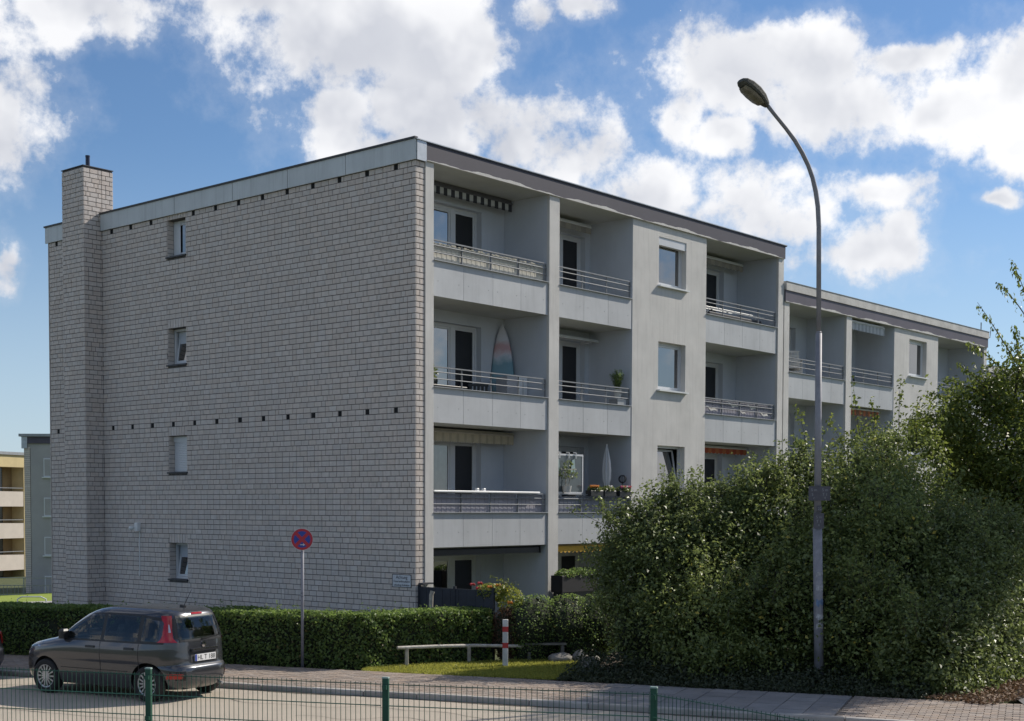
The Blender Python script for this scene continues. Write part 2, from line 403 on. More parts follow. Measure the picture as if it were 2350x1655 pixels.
# ------------------------------------------------------------------ apartment blocks
def wall_mb(mb, axis, pos, a0, a1, z0, z1, openings, depth, mi=0):
    """front sheet at axis=pos with openings and reveals going inwards (+axis) by depth"""
    def P(a, d, z): return (a, pos+d, z) if axis == 'y' else (pos+d, a, z)
    As = sorted({a0, a1, *[o[0] for o in openings], *[o[1] for o in openings]})
    Zs = sorted({z0, z1, *[o[2] for o in openings], *[o[3] for o in openings]})
    for i in range(len(As)-1):
        for j in range(len(Zs)-1):
            ca, cz = (As[i]+As[i+1])/2, (Zs[j]+Zs[j+1])/2
            if any(o[0] < ca < o[1] and o[2] < cz < o[3] for o in openings): continue
            f = [P(As[i],0,Zs[j]), P(As[i+1],0,Zs[j]), P(As[i+1],0,Zs[j+1]), P(As[i],0,Zs[j+1])]
            mb.add(f if axis == 'y' else f[::-1], [(0,1,2,3)], mi)
    for (oa, ob, oz0, oz1) in openings:
        for q in ([(oa,oz0),(oa,oz1)], [(ob,oz1),(ob,oz0)], [(oa,oz1),(ob,oz1)], [(ob,oz0),(oa,oz0)]):
            (pa, pz), (qa, qz) = q
            mb.add([P(pa,0,pz), P(qa,0,qz), P(qa,depth,qz), P(pa,depth,pz)], [(0,1,2,3)], mi)
    return mb

def framed(mb, axis, pos, a0, a1, z0, z1, w, d, mi=0):
    """rectangular frame of width w, front at pos, depth d"""
    for (p0, p1, q0, q1) in ((a0,a0+w,z0,z1), (a1-w,a1,z0,z1), (a0+w,a1-w,z0,z0+w), (a0+w,a1-w,z1-w,z1)):
        if axis == 'y': mb.box(p0, p1, pos, pos+d, q0, q1, mi)
        else: mb.box(pos, pos+d, p0, p1, q0, q1, mi)
    return mb

def window(parent, axis, pos, a0, a1, z0, z1, fw=.07, tilt=0, pane_mat=None, sashes=1, name='window'):
    f = framed(MB(), axis, pos, a0, a1, z0, z1, fw, .06).build(name, m_frame, parent)
    sw = (a1-a0-2*fw)/sashes
    for k in range(sashes):
        b0 = a0+fw+k*sw+.004; b1 = b0+sw-.008
        sb = framed(MB(), axis, pos+.012, b0, b1, z0+fw+.004, z1-fw-.004, .055, .05)
        pb = MB()
        if axis == 'y': pb.box(b0+.05, b1-.05, pos+.03, pos+.05, z0+fw+.055, z1-fw-.055)
        else: pb.box(pos+.03, pos+.05, b0+.05, b1-.05, z0+fw+.055, z1-fw-.055)
        if tilt:
            piv = Vector((0, pos+.03, z0+fw)) if axis == 'y' else Vector((pos+.03, 0, z0+fw))
            rm = Matrix.Rotation(-R(tilt), 4, 'X') if axis == 'y' else Matrix.Rotation(R(tilt), 4, 'Y')
            mm = Matrix.Translation(piv) @ rm @ Matrix.Translation(-piv)
            sb.xf(mm); pb.xf(mm)
        sb.build('sash', m_frame, f); pb.build('pane', pane_mat or m_glass, f)
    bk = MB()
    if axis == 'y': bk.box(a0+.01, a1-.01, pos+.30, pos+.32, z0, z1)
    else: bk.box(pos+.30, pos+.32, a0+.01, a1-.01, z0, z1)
    bk.build('dark_room_sheet', mat('room dark', (.03,.03,.032), .9), f)  # dark sheet in place of the unlit room behind the pane
    return f

ZF = lambda L, oz: 8.02-2.75*(3-L)+oz
def block(label, posts, bays, pier, oz, x_end, doors, coping=False, gable=False, bays_skip=(), win=(1.19, 2.50)):
    x0 = posts[0][0] if not gable else 0.0
    root = thing('apartment_building', label, 'building', (x0, 0, 0), 'flat-roofed apartment blocks in one stepped row')
    rb = 10.69+oz
    for (a, b) in posts:
        MB().box(a+.003, b-.003, .06, 1.4, -.25, rb).build('cross_wall', m_plaster_shade, root)
        MB().box(a, b, -.02, .06, -.25, rb).build('wall_end', m_plaster, root)
    # pier with windows
    ops = [(pier[0]+win[0], pier[0]+win[1], ZF(L, oz)+1.09, ZF(L, oz)+2.37) for L in range(4)]
    pb = wall_mb(MB(), 'y', 0.0, pier[0], pier[1], -.25+min(0, oz), rb, ops, .19)
    z_ = -.25+min(0, oz)
    pn_ = pb; pb = MB()
    pb.add([(pier[0],0,z_),(pier[0],1.4,z_),(pier[0],1.4,rb),(pier[0],0,rb)], [(0,3,2,1)])
    pb.add([(pier[1],0,z_),(pier[1],1.4,z_),(pier[1],1.4,rb),(pier[1],0,rb)], [(0,1,2,3)])
    pn_.build('stair_pier', m_plaster, root); pb.build('pier_side', m_plaster_shade, root)
    for L, o in enumerate(ops):
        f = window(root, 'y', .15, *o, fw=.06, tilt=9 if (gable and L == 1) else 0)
        MB().box(o[0]-.06, o[1]+.05, -.095, .15, o[2]-.035, o[2]+.003).build('sill', m_sill, f)
        if gable and L == 3:
            MB().box(o[0]+.004, o[1]-.004, .02, .15, o[3]-.21, o[3]-.003).build('shutter_box', m_frame, f)
    # back walls, slabs, balconies
    for bi, (a, b) in enumerate(bays):
        d0, d1, dm = doors[bi]
        ops = [(d0, d1, ZF(L, oz)+.03, ZF(L, oz)+2.30) for L in range(4)]
        wall_mb(MB(), 'y', 1.4, a, b, -.25+min(0, oz), rb, ops, .22).build('loggia_back_wall', m_plaster_shade, root)
        for L in range(4):
            zf = ZF(L, oz); b_ = zf-.18
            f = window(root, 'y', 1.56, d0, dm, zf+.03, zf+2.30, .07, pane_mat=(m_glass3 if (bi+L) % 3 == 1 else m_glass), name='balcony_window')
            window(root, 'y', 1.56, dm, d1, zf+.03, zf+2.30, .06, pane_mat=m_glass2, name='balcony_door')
            if L == 0:
                continue
            MB().box(a, b, .05, 1.4, b_, zf).build('floor_slab', m_soffit, root)
            if (bi, L) in bays_skip: continue
            n = 4 if b-a > 3.5 else 3
            w = (b-a-.03)/n
            for k in range(n):
                pa = a+.012+k*w; pz = b_-.004
                pn = MB().box(pa, pa+w-.009, .012, .034, pz, b_+.76).build('balcony_panel', m_panel, root)
                sc = MB()
                for q in (.16, .84):
                    sc.lathe([(.0,.008),(.010,.008),(.010,.0125)], 8, (pa+w*q, .0, b_+.33+rnd.uniform(-.01,.01)), 'y')
                sc.build('screws', m_dim, pn)
            MB().box(a+.005, b-.03, -.045, .06, b_+.762, b_+.774).build('panel_cap', m_panel, root)
            hr = MB().box(a-.004, b-.07, .03, .075, b_+1.20, b_+1.226).build('railing', m_rail, root)
            for z in (.957, 1.105):
                MB().tube([(a-.01, .052, b_+z), (b-.03, .052, b_+z)], .0115, 8).build('rail', m_rail, hr)
            nb = 5 if n == 4 else 4
            for k in range(nb):
                x = a+.02+(b-a-.06)*k/(nb-1)
                MB().box(x-.007, x+.007, .056, .088, b_+.775, b_+1.20).build('baluster', m_rail, hr)
    # roof
    xa, xb = (posts[0][0] if not gable else -.02), x_end
    MB().box(xa, xb, -.015, 14.46, rb, rb+.34).build('roof_slab', m_soffit, root)
    MB().box(xa+.02, xb-.02, .05, 14.4, rb+.34, rb+.37).build('roof', m_roof, root)
    fa = xa+.30 if gable else xa
    MB().box(fa, xb, -.055, -.015, rb, rb+.36).build('fascia', m_fascia if not gable else mat('dark purple fascia', (.046,.039,.058), .55, .12, 1.0, streak=.15), root)
    if coping:
        MB().box(xa, xb+.02, -.085, .06, rb+.335, rb+.585).build('coping', m_coping, root)
        MB().box(xa, xb+.04, -.10, .08, rb+.585, rb+.60).build('roof_edge', m_dim, root)
    else:
        MB().box(fa, xb+.06, -.075, .05, rb+.36, rb+.385).build('drip_edge', m_cap, root)
        MB().box(xa-.03, xb+.07, -.085, .06, rb+.385, rb+.405).build('roof_edge', m_zinc, root)
    # ragged plaster lip under the fascia
    lip = MB(); n = int((xb-fa)/.12); top = []; ph = rnd.uniform(0, 9)
    for i in range(n+1):
        x = fa+(xb-.02-fa)*i/n
        top.append((x, rb+.028+.024*math.sin(x*1.7+ph)+.014*math.sin(x*5.3+ph)+.006*math.sin(x*17)))
    for i in range(n):
        (p, q), (p2, q2) = top[i], top[i+1]
        lip.add([(p,-.066,rb-.012),(p2,-.066,rb-.012),(p2,-.066,q2),(p,-.066,q)], [(0,1,2,3)])
        lip.add([(p,-.066,q),(p2,-.066,q2),(p2,-.0555,q2),(p,-.0555,q)], [(0,1,2,3)])
        lip.add([(p,-.066,rb-.012),(p,-.01,rb-.012),(p2,-.01,rb-.012),(p2,-.066,rb-.012)], [(0,1,2,3)])
    lip.build('plaster_lip', m_plaster, root)
    # closed body behind the loggias
    zz = -.25+min(0, oz)-3
    MB().box(posts[0][0]+.02 if not gable else .30, x_end-.3, 1.98, 14.44, zz, rb).build('rear_rooms', m_plaster_shade, root)
    MB().box(x_end-.3, x_end-.002, 1.4, 14.44, zz, rb).build('end_wall', m_plaster, root)
    return root

POSTS1 = [(.286,.545), (4.57,4.955), (15.49,15.80)]
BAYS1 = [(.545,4.57), (4.955,8.03), (11.54,15.49)]
PIER1 = (8.03, 11.54)
B1 = block('four-storey block with pale brick gable wall, chimney and three balcony bays', POSTS1, BAYS1, PIER1, 0, 15.82,
           [(1.15,3.72,2.86), (5.4,7.85,7.0), (12.2,14.73,13.9)], gable=True)
POSTS2 = [(15.86,16.17), (19.89,20.265), (31.25,31.53)]
BAYS2 = [(16.17,19.89), (20.265,23.45), (27.05,31.25)]
block('lower plastered block with pale weathered coping, joined to the brick-gabled block', POSTS2, BAYS2, (23.45, 27.05), -1.25, 31.55,
      [(16.8,19.15,18.3), (20.8,23.1,22.3), (27.6,30.3,29.3)], coping=True, win=(1.19, 2.63))
POSTS3 = [(31.57,31.85), (35.5,35.9), (47.0,47.3)]
block('lowest plastered block mostly hidden behind the fruit tree', POSTS3, [(31.85,35.5), (35.9,39.1), (42.8,47.0)], (39.1, 42.8), -2.5, 47.32,
      [(32.4,34.8,34.0), (36.4,38.7,37.9), (43.4,46.0,45.0)], coping=True, win=(1.19, 2.63))

# gable: mortar backing, bricks, windows, chimney
GW = 14.46
GWIN = [(8.10, 8.87, ZF(L, 0)+1.59, ZF(L, 0)+2.52) for L in range(4)]
SOLD = [(a, b, z1, z1+.236) for (a, b, z0, z1) in GWIN]
CH0, CH1, CHX = 11.82, 12.86, -.554
gw = wall_mb(MB(), 'x', .013, .013, GW, -.25, 10.70, GWIN, .30)
gw.add([(.013,.013,-.25),(.286,.013,-.25),(.286,.013,10.70),(.013,.013,10.70)], [(0,1,2,3)])
gable = gw.build('gable_wall', m_mortar, B1)
WEEP = [(.5986+.8968*k) for k in range(16)]
def bond(a0, a1, z0, z1, dz, top, seed, keep=None, header=.16):
    """courses of (a, b, z0, z1); full 24 cm stretchers with stray headers, cut at the ends"""
    r = random.Random(seed); out = []; k = 0
    while True:
        zb = top-.125*k
        if zb+.113 < z0: break
        k += 1
        if zb+.113 > z1+.02: continue
        a = a0-(.126 if k % 2 else 0)-r.choice((0, 0, 0, .06))
        while a < a1:
            l = .115 if r.random() < header else .24
            out.append((max(a, a0), min(a+l, a1), zb, min(zb+.1145, z1))); a += l+.0110
    return [q for q in out if q[1]-q[0] > .03 and q[3]-q[2] > .03]
def cut(bricks, holes):
    for (ha, hb, hz0, hz1) in holes:
        res = []
        for (a, b, z0, z1) in bricks:
            if b <= ha or a >= hb or z1 <= hz0+.02 or z0 >= hz1-.02: res.append((a, b, z0, z1)); continue
            if a < ha-.03: res.append((a, ha-.006, z0, z1))
            if b > hb+.03: res.append((hb+.006, b, z0, z1))
        bricks = res
    return bricks
TOPROW = 10.535
gb = bond(0, GW, 0.0, 10.70, .125, TOPROW, 3)
weeps = []
for zc in (TOPROW, TOPROW-5.25):
    for y in WEEP:
        if not (CH0-.15 < y < CH1+.15): weeps.append((y-.055, y+.06, zc-.001, zc+.115))
gb = cut(gb, GWIN+SOLD+weeps+[(CH0-.005, CH1+.005, -1, 11)])
cp = Vector(CAM_POS)
full = [q for q in gb if abs(q[1]-q[0]-.24) < 1e-6 and q[2] > 1.35]
full.sort(key=lambda q: (Vector((0, q[0], q[2]))-cp).length)
chosen = set(full[:300])
def brick_faces(mb, P, a, b, z0, z1, e=.004):
    """P(a, d, z): d=0 front, d>0 inwards"""
    j = rnd.uniform(-.0018, .0018)
    vs = [P(a,.02,z0),P(b,.02,z0),P(b,.02,z1),P(a,.02,z1),P(a+e,j,z0+e),P(b-e,j,z0+e),P(b-e,j,z1-e),P(a+e,j,z1-e)]
    mb.add(vs, [(4,5,6,7),(0,1,5,4),(1,2,6,5),(2,3,7,6),(3,0,4,7)])
PG = lambda a, d, z: (d, a, z)
bm_ = MB(); brick_faces(bm_, PG, 0, .24, 0, .113)
b_me = bpy.data.meshes.new('brick'); b_me.from_pydata(bm_.v, [], bm_.f); b_me.materials.append(m_brick); b_me.update()
for q in full[:300]:
    place_mesh(b_me, 'brick', (rnd.uniform(-.002,.002), q[0], q[2]), gable)
mb = MB()
for q in gb:
    if q not in chosen: brick_faces(mb, PG, *q)
for (a, b, z0, z1) in SOLD:                            # soldier courses over the windows
    n = 7; w = (b-a+.02)/n
    for k in range(n): brick_faces(mb, PG, a-.01+k*w, a-.01+(k+1)*w-.012, z0+.004, z1-.004)
PR = lambda a, d, z: (a, d, z)
k = 0
for zb in [TOPROW-.125*i for i in range(-1, 85)]:
    k += 1
    z1 = min(zb+.113, 10.69)
    if z1-zb < .04: continue
    for (a, b) in ([(.0205,.278)] if k % 2 else [(.0205,.125),(.137,.278)]): brick_faces(mb, PR, a, b, zb, z1)
tag(mb.build('bricks', m_brick, gable), kind='stuff')
vb = None
for (a, b, z0, z1) in weeps:
    MB().box(.0105, .0128, a-.004, b+.004, z0+.004, z1-.004).build('vent', m_dark, gable)  # near-black plate in place of the shade inside the open hole
for L, (a, b, z0, z1) in enumerate(GWIN):
    f = window(B1, 'x', .20, a+.005, b-.005, z0+.005, z1-.005, .055, tilt=(8 if L in (0, 2) else 0))
    if L == 1:
        sh = MB().box(.15, .195, a+.01, b-.01, z1-.15, z1-.008)
        for i in range(17): sh.box(.172, .19, a+.02, b-.02, z0+.03+i*.045, z0+.03+i*.045+.042)
        sh.build('roller_shutter', m_frame, f)
    if L == 3: MB().box(.196, .20, b-.30, b-.012, z0+.01, z1-.02).build('vent_panel', m_frame, f)
    MB().box(-.045, .20, a-.03, b+.03, z0-.035, z0+.004).build('sill', m_slate, f)
    rv = MB()
    for kk in range(8):                                # brick reveals
        zb = z0+.006+kk*.116
        if zb+.108 < z1:
            for yy, s_ in ((b, -1), (a, 1)):
                rv.box(.006, .19, min(yy, yy+s_*.008), max(yy, yy+s_*.008), zb, zb+.104)
    tag(rv.build('reveal_bricks', m_brick, f), kind='stuff')
# chimney
ct = 12.32
chim = MB().box(CHX+.013, 0.012, CH0+.013, CH1-.013, -.25, 11.0).box(CHX+.013, .355, CH0+.0135, CH1-.0135, 11.0, ct-.01).build('chimney', m_mortar, B1)
mb = MB()
PL = lambda a, d, z: (CHX+d, CH0+a, z)
for q in bond(0, CH1-CH0, 0, ct, .125, TOPROW+.125*14, 11, header=.08): brick_faces(mb, PL, *q)
PRt = lambda a, d, z: (CHX+.021+a, CH0+d, z)
for q in bond(0, .543, 0, ct, .125, TOPROW+.125*14, 12, header=.25): brick_faces(mb, PRt, *q)
for q in bond(.555, .89, 11.1, ct, .125, TOPROW+.125*14, 13, header=.2): brick_faces(mb, PRt, *q)
PB = lambda a, d, z: (.368-d, CH0+a, z)
for q in bond(0, CH1-CH0, 11.1, ct, .125, TOPROW+.125*14, 14): brick_faces(mb, PB, *q)
PF = lambda a, d, z: (CHX+.021+a, CH1-d, z)
for q in bond(0, .52, 0, ct, .125, TOPROW+.125*14, 15): brick_faces(mb, PF, *q)
tag(mb.build('chimney_bricks', m_brick, chim), kind='stuff')
MB().box(CHX-.012, .38, CH0-.012, CH1+.012, ct, ct+.022).build('chimney_cap', m_slate, chim)
MB().lathe([(.0,0),(.085,0),(.085,.08),(.07,.12)], 14, (-.10, 12.3, ct+.02)).build('flue_collar', m_zinc, chim)
MB().lathe([(.058,.10),(.058,.36),(.064,.36),(.064,.40),(.0,.40)], 14, (-.10, 12.3, ct+.02)).build('flue_pipe', mat('dark blue enamel', (.016,.018,.05), .3), chim)
# gable fascia boards
js = [.0, 2.136, 4.11, 6.146, 8.49, CH0-.02]
for i in range(5):
    a, b = js[i]+(.008 if i else -.04), js[i+1]-.008
    MB().box(-.055, -.018, a, b, 10.655, 11.09).build('fascia_panel', m_gfascia, B1)
MB().box(-.055, -.018, CH1+.02, 14.55, 10.655, 11.09).build('fascia_panel', m_gfascia, B1)
for y in js[1:5]: MB().box(-.050, -.022, y-.007, y+.007, 10.66, 11.088).build('fascia_joint', m_cap, B1)
MB().box(-.012, .28, -.0605, -.0155, 10.655, 11.088).build('corner_flashing', m_zinc, B1)
MB().box(-.085, .02, -.05, CH0-.01, 11.092, 11.135).build('roof_edge', m_cap, B1)
MB().box(-.085, .02, CH1+.01, 14.58, 11.092, 11.135).build('roof_edge', m_cap, B1)
MB().box(.02, 15.8, 14.44, 14.46, -3, 11.02).build('rear_wall', m_plaster, B1)
MB().box(-.02, .012, GW-.02, GW, -.25, 10.66).build('corner_bricks', m_brick, B1)

# cable box on the gable, warning sign
t = thing('junction_box', 'small white junction box with downward conduit on the brick gable', 'junction box', (-.05, 10.2, 1.35))
MB().bbox(-.12, -.003, 10.12, 10.26, 2.58, 2.80, .01).build('housing', m_white, t)
MB().lathe([(.0,-.22),(.05,-.20),(.06,-.12),(.05,-.10)], 10, (-.03, 10.30, 2.66), 'x').build('lens', m_white, t)
MB().tube([(-.012,10.17,2.6),(-.012,10.17,1.42),(-.012,10.20,1.39)], .013, 6).build('conduit', m_white, t)
t = thing('warning_sign', 'white enamel warning sign with three lines of black writing on the gable', 'sign', (-.01, .41, 1.48))
MB().box(-.012, -.005, .117, .70, 1.47, 1.755).build('plate', mat('old enamel', (.58,.60,.64), .4, .06, 6), t)
framed(MB(), 'x', -.0145, .117, .70, 1.47, 1.755, .012, .009).build('border', m_black, t)
TM = Matrix(((0,0,-1,-.0135),(-1,0,0,.408),(0,1,0,0),(0,0,0,1)))
for body, z, s_ in (('Achtung', 1.69, .105), ('Feuerwehrzufahrt', 1.60, .069), ('unbedingt freihalten', 1.52, .060)):
    mm = TM.copy(); mm[2][3] = z
    text_mb(body, s_, mm).build('lettering', m_black, t)

# distant blocks to the left
def far_grey():
    t = thing('apartment_building', 'distant grey stucco block with tilted white windows beyond the lawn', 'building', (30, 66, -2.9))
    u = Vector((.66, -.75, 0)).normalized(); n = Vector((-u.y, u.x, 0))      # wall direction, inward normal
    o = Vector((30.15, 67.4, 0))
    def P(a, d, z): q = o+u*a+n*d; return (q.x, q.y, z)
    def bx(mb, a0, a1, d0, d1, z0, z1): return mb.add([P(a0,d0,z0),P(a1,d0,z0),P(a1,d1,z0),P(a0,d1,z0),P(a0,d0,z1),P(a1,d0,z1),P(a1,d1,z1),P(a0,d1,z1)], [(0,3,2,1),(4,5,6,7),(0,1,5,4),(1,2,6,5),(2,3,7,6),(3,0,4,7)])
    gm = mat('grey stucco', (.40,.385,.385), .9, .06, 1, .2, 60)
    bx(MB(), 0, 12, 0, 9, -3.6, 7.65).build('wall', gm, t)
    bx(MB(), -.12, 12, -.12, 9, 7.65, 8.13).build('fascia', m_fascia, t)
    bx(MB(), -.3, 12.2, -.3, 9.2, 8.13, 8.32).build('roof', m_dim, t)
    bx(MB(), -.15, .25, -.16, -.02, 7.3, 8.12).build('rain_head', m_zinc, t)
    cb = bx(MB(), -.02, .42, -.02, .02, -3.6, 7.3).build('corner_strip', m_mortar, t)
    for i in range(82): bx(MB(), 0, .40, -.04, -.02, -3.5+i*.133, -3.5+i*.133+.115).build('brick', m_brick, cb)
    for k in range(4):
        z = 5.9-2.75*k
        w = bx(MB(), 1.35, 3.0, -.06, -.003, z-.58, z+.72).build('window', m_frame, t)
        bx(MB(), 1.42, 2.12, -.08, -.06, z-.5, z+.65).build('reveal', gm, w)
        bx(MB(), 2.25, 2.92, -.085, -.06, z-.46, z+.62).build('pane', m_glass, w)
        bx(MB(), 1.25, 3.1, -.16, -.003, z-.66, z-.585).build('sill', m_sill, w)
far_grey()
def far_yellow():
    t = thing('apartment_building', 'distant yellow block with recessed balconies behind the grey block', 'building', (42, 90, -3))
    u = Vector((.954, .30, 0)).normalized(); n = Vector((-u.y, u.x, 0)); o = Vector((43.1, 89.3, 0))
    def P(a, d, z): q = o+u*a+n*d; return (q.x, q.y, z)
    def bx(mb, a0, a1, d0, d1, z0, z1): return mb.add([P(a0,d0,z0),P(a1,d0,z0),P(a1,d1,z0),P(a0,d1,z0),P(a0,d0,z1),P(a1,d0,z1),P(a1,d1,z1),P(a0,d1,z1)], [(0,3,2,1),(4,5,6,7),(0,1,5,4),(1,2,6,5),(2,3,7,6),(3,0,4,7)])
    ym = mat('yellow render', (.62,.50,.27), .9, .08, 1); cm = mat('cream board', (.60,.53,.46), .8, .06, 1); om = mat('ochre loggia', (.30,.21,.10), .9, .1, 1)
    bx(MB(), -16, -.35, 1.3, 10, -4, 8.0).build('back_wall', om, t)
    bx(MB(), -.35, 0, -.05, 10, -4, 7.6).build('end_wall', ym, t)
    bx(MB(), -16, .02, -.1, 10, 6.65, 7.7).build('parapet', ym, t)
    bx(MB(), -16.2, .2, -.25, 10.2, 7.7, 7.95).build('roof', m_dim, t)
    for k in range(4):
        z = 3.2-2.75*k
        bx(MB(), -16, -.36, -.02, 1.3, z+.05, z+1.35).build('balcony_front', cm, t)
        bx(MB(), -16, -.36, 0, .06, z+1.62, z+1.68).build('rail', m_rail, t)
        bx(MB(), -3.15, -2.75, .6, 1.0, z+1.3, z+3.4).build('pillar', cm, t)
        bx(MB(), -2.6, -1.6, 1.2, 1.29, z+1.3, z+3.4).build('window', m_glass2, t)
        bx(MB(), -5.6, -3.2, 1.2, 1.29, z+1.3, z+3.4).build('window', m_glass2, t)
far_yellow()

# ------------------------------------------------------------------ vegetation
def mesh_quads(name, V, F, m, parent, org):
    """V (n,3) float, F (k,4) int"""
    me = bpy.data.meshes.new(name)
    V = np.asarray(V, np.float32)-np.asarray(org, np.float32)
    me.vertices.add(len(V)); me.vertices.foreach_set('co', V.ravel())
    k = len(F); me.loops.add(k*4); me.loops.foreach_set('vertex_index', np.asarray(F, np.int32).ravel())
    me.polygons.add(k); me.polygons.foreach_set('loop_start', np.arange(0, k*4, 4, dtype=np.int32))
    me.materials.append(m); me.update(calc_edges=True)
    o = bpy.data.objects.new(name, me); COL.objects.link(o)
    if parent: o.parent = parent
    else: o.location = org
    ORG[o.name] = tuple(org)
    return o
def unit(a): return a/np.maximum(np.linalg.norm(a, axis=-1, keepdims=True), 1e-9)
def leaf_quads(C, N, rs, size, asp=.55, fold=.18, curl=.25, D=None):
    """rhombic folded leaves at centres C, facing N"""
    n = len(C); N = unit(N)
    T = rs.normal(size=(n,3)) if D is None else D+rs.normal(size=(n,3))*.25
    T = unit(T-N*(T*N).sum(1, keepdims=True)); B = np.cross(N, T)
    s = (size*rs.uniform(.6, 1.3, n))[:, None]
    a = C-T*s*.5; b = C+T*s*.5-N*s*curl*.4; l = C+B*s*asp*.5+N*s*fold; r = C-B*s*asp*.5+N*s*fold
    V = np.stack([a, r, b, l], 1).reshape(-1, 3); F = np.arange(n*4).reshape(-1, 4)
    return V, F
def lump(P, ph, f=1.0):
    x, y, z = P[:,0]*f, P[:,1]*f, P[:,2]*f
    return (np.sin(2.1*x+1.3*y+ph)+np.sin(1.7*y-2.3*z+ph*2)+np.sin(2.9*z+1.1*x+ph*3)+.6*np.sin(5.1*x+4.3*z+ph)+.6*np.sin(4.7*y+3.9*x-ph))/4.2
class Foliage:
    def __init__(s, seed): s.V = []; s.F = []; s.n = 0; s.rs = np.random.RandomState(seed); s.st = MB()
    def add(s, V, F): s.V.append(V); s.F.append(F+s.n); s.n += len(V)
    def ellipsoids(s, els, n, size, shell=.16, ph=0, up=.6, zmin=.02, asp=.55, amp=.16, freq=1.6, clump=0, cr=.17):
        els = np.array(els, float); A = els[:,3]*els[:,4]+els[:,3]*els[:,5]+els[:,4]*els[:,5]
        k = max(1, n//clump) if clump else n
        idx = s.rs.choice(len(els), k, p=A/A.sum())
        d = unit(s.rs.normal(size=(k,3))); e = els[idx]
        q = e[:,:3]+d*e[:,3:6]
        rad = 1+amp*lump(q, ph, freq)-np.abs(s.rs.normal(0, shell, k))
        if clump: rad += s.rs.uniform(-.04, .12, k)
        C = e[:,:3]+d*e[:,3:6]*rad[:,None]
        ok = C[:,2] > zmin
        for el in els:                                   # drop what is deep inside a neighbour
            w = (((C-el[:3])/el[3:6])**2).sum(1); ok &= (w > .42)
        C, d = C[ok], d[ok]
        if clump:                                        # sprays of leaves round twig ends
            j = s.rs.randint(0, len(C), n); off = s.rs.normal(size=(n,3))*(cr*s.rs.uniform(.6, 1.25, len(C)))[j][:,None]
            dd = unit(d+np.array([0,0,.55]))[j]; off += dd*(s.rs.uniform(-.6, .8, n)*cr*1.3)[:,None]
            C, d = C[j]+off, unit(d[j]*.5+off/cr)
            g = C[:,2] > zmin; C, d = C[g], d[g]
        N = d*.7+s.rs.normal(size=C.shape)*.7+np.array([0,0,up])
        s.add(*leaf_quads(C, N, s.rs, np.full(len(C), size), asp))
    def boxface(s, o, u, v, nrm, n, size, depth=.06, amp=.05, up=.25, asp=.6):
        o, u, v, nrm = [np.array(k, float) for k in (o, u, v, nrm)]
        a = s.rs.uniform(0, 1, (n,1)); b = s.rs.uniform(0, 1, (n,1))
        C = o+a*u+b*v
        C = C+nrm*(amp*lump(C, 1.0, 2.4)[:,None]-np.abs(s.rs.normal(0, depth, (n,1))))
        N = nrm*.8+s.rs.normal(size=C.shape)*.65+np.array([0,0,up])
        s.add(*leaf_quads(C, N, s.rs, np.full(n, size), asp))
    def shoot(s, p0, p1, droop, n, size, spread=.05, r0=.008, hang=0.0, asp=.5):
        p0, p1 = np.array(p0, float), np.array(p1, float); L_ = np.linalg.norm(p1-p0)
        t = np.linspace(0, 1, 9)[:,None]; side = unit(s.rs.normal(size=3))*L_*.06
        path = p0+(p1-p0)*t+np.array([0,0,1.])*droop*(4*t*(1-t))+side*np.sin(t*3)
        s.st.tube([tuple(q) for q in path], [r0*(1-.8*i/8) for i in range(9)], 5)
        ti = s.rs.uniform(.12, 1.0, n); k = np.minimum((ti*8).astype(int), 7); fr = (ti*8-k)[:,None]
        C = path[k]*(1-fr)+path[k+1]*fr
        off = unit(s.rs.normal(size=(n,3)))*s.rs.uniform(.4, 1.2, (n,1))*spread
        C = C+off-np.array([0,0,1.])*hang
        N = off/spread+s.rs.normal(size=(n,3))*.5+np.array([0,0,.5])
        D = None
        if hang: D = off/spread*.6+np.array([0,0,-1.2])
        s.add(*leaf_quads(C, N, s.rs, np.full(n, size), asp, D=D))
    def build(s, parent, m, org, bark=None, name='foliage'):
        o = mesh_quads(name, np.concatenate(s.V), np.concatenate(s.F), m, parent, org)
        if s.st.v and bark: tag(s.st.build('stem', bark, parent), kind='stuff')
        return o
def core(parent, els, m, shrink=.86, ph=0, name='dark_core'):
    """solid dark hull standing in for the shaded inside, broken surface"""
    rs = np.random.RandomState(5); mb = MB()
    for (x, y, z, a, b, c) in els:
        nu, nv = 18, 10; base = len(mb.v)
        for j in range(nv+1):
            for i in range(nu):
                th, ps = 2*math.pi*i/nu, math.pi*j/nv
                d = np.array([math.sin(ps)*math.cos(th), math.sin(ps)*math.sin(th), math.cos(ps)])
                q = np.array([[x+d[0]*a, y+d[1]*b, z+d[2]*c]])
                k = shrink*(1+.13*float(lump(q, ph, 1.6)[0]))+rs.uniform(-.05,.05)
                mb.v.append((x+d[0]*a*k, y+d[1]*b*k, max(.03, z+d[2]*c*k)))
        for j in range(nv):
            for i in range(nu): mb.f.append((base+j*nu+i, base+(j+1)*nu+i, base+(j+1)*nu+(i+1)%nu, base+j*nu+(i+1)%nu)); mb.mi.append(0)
    return mb.build(name, m, parent)

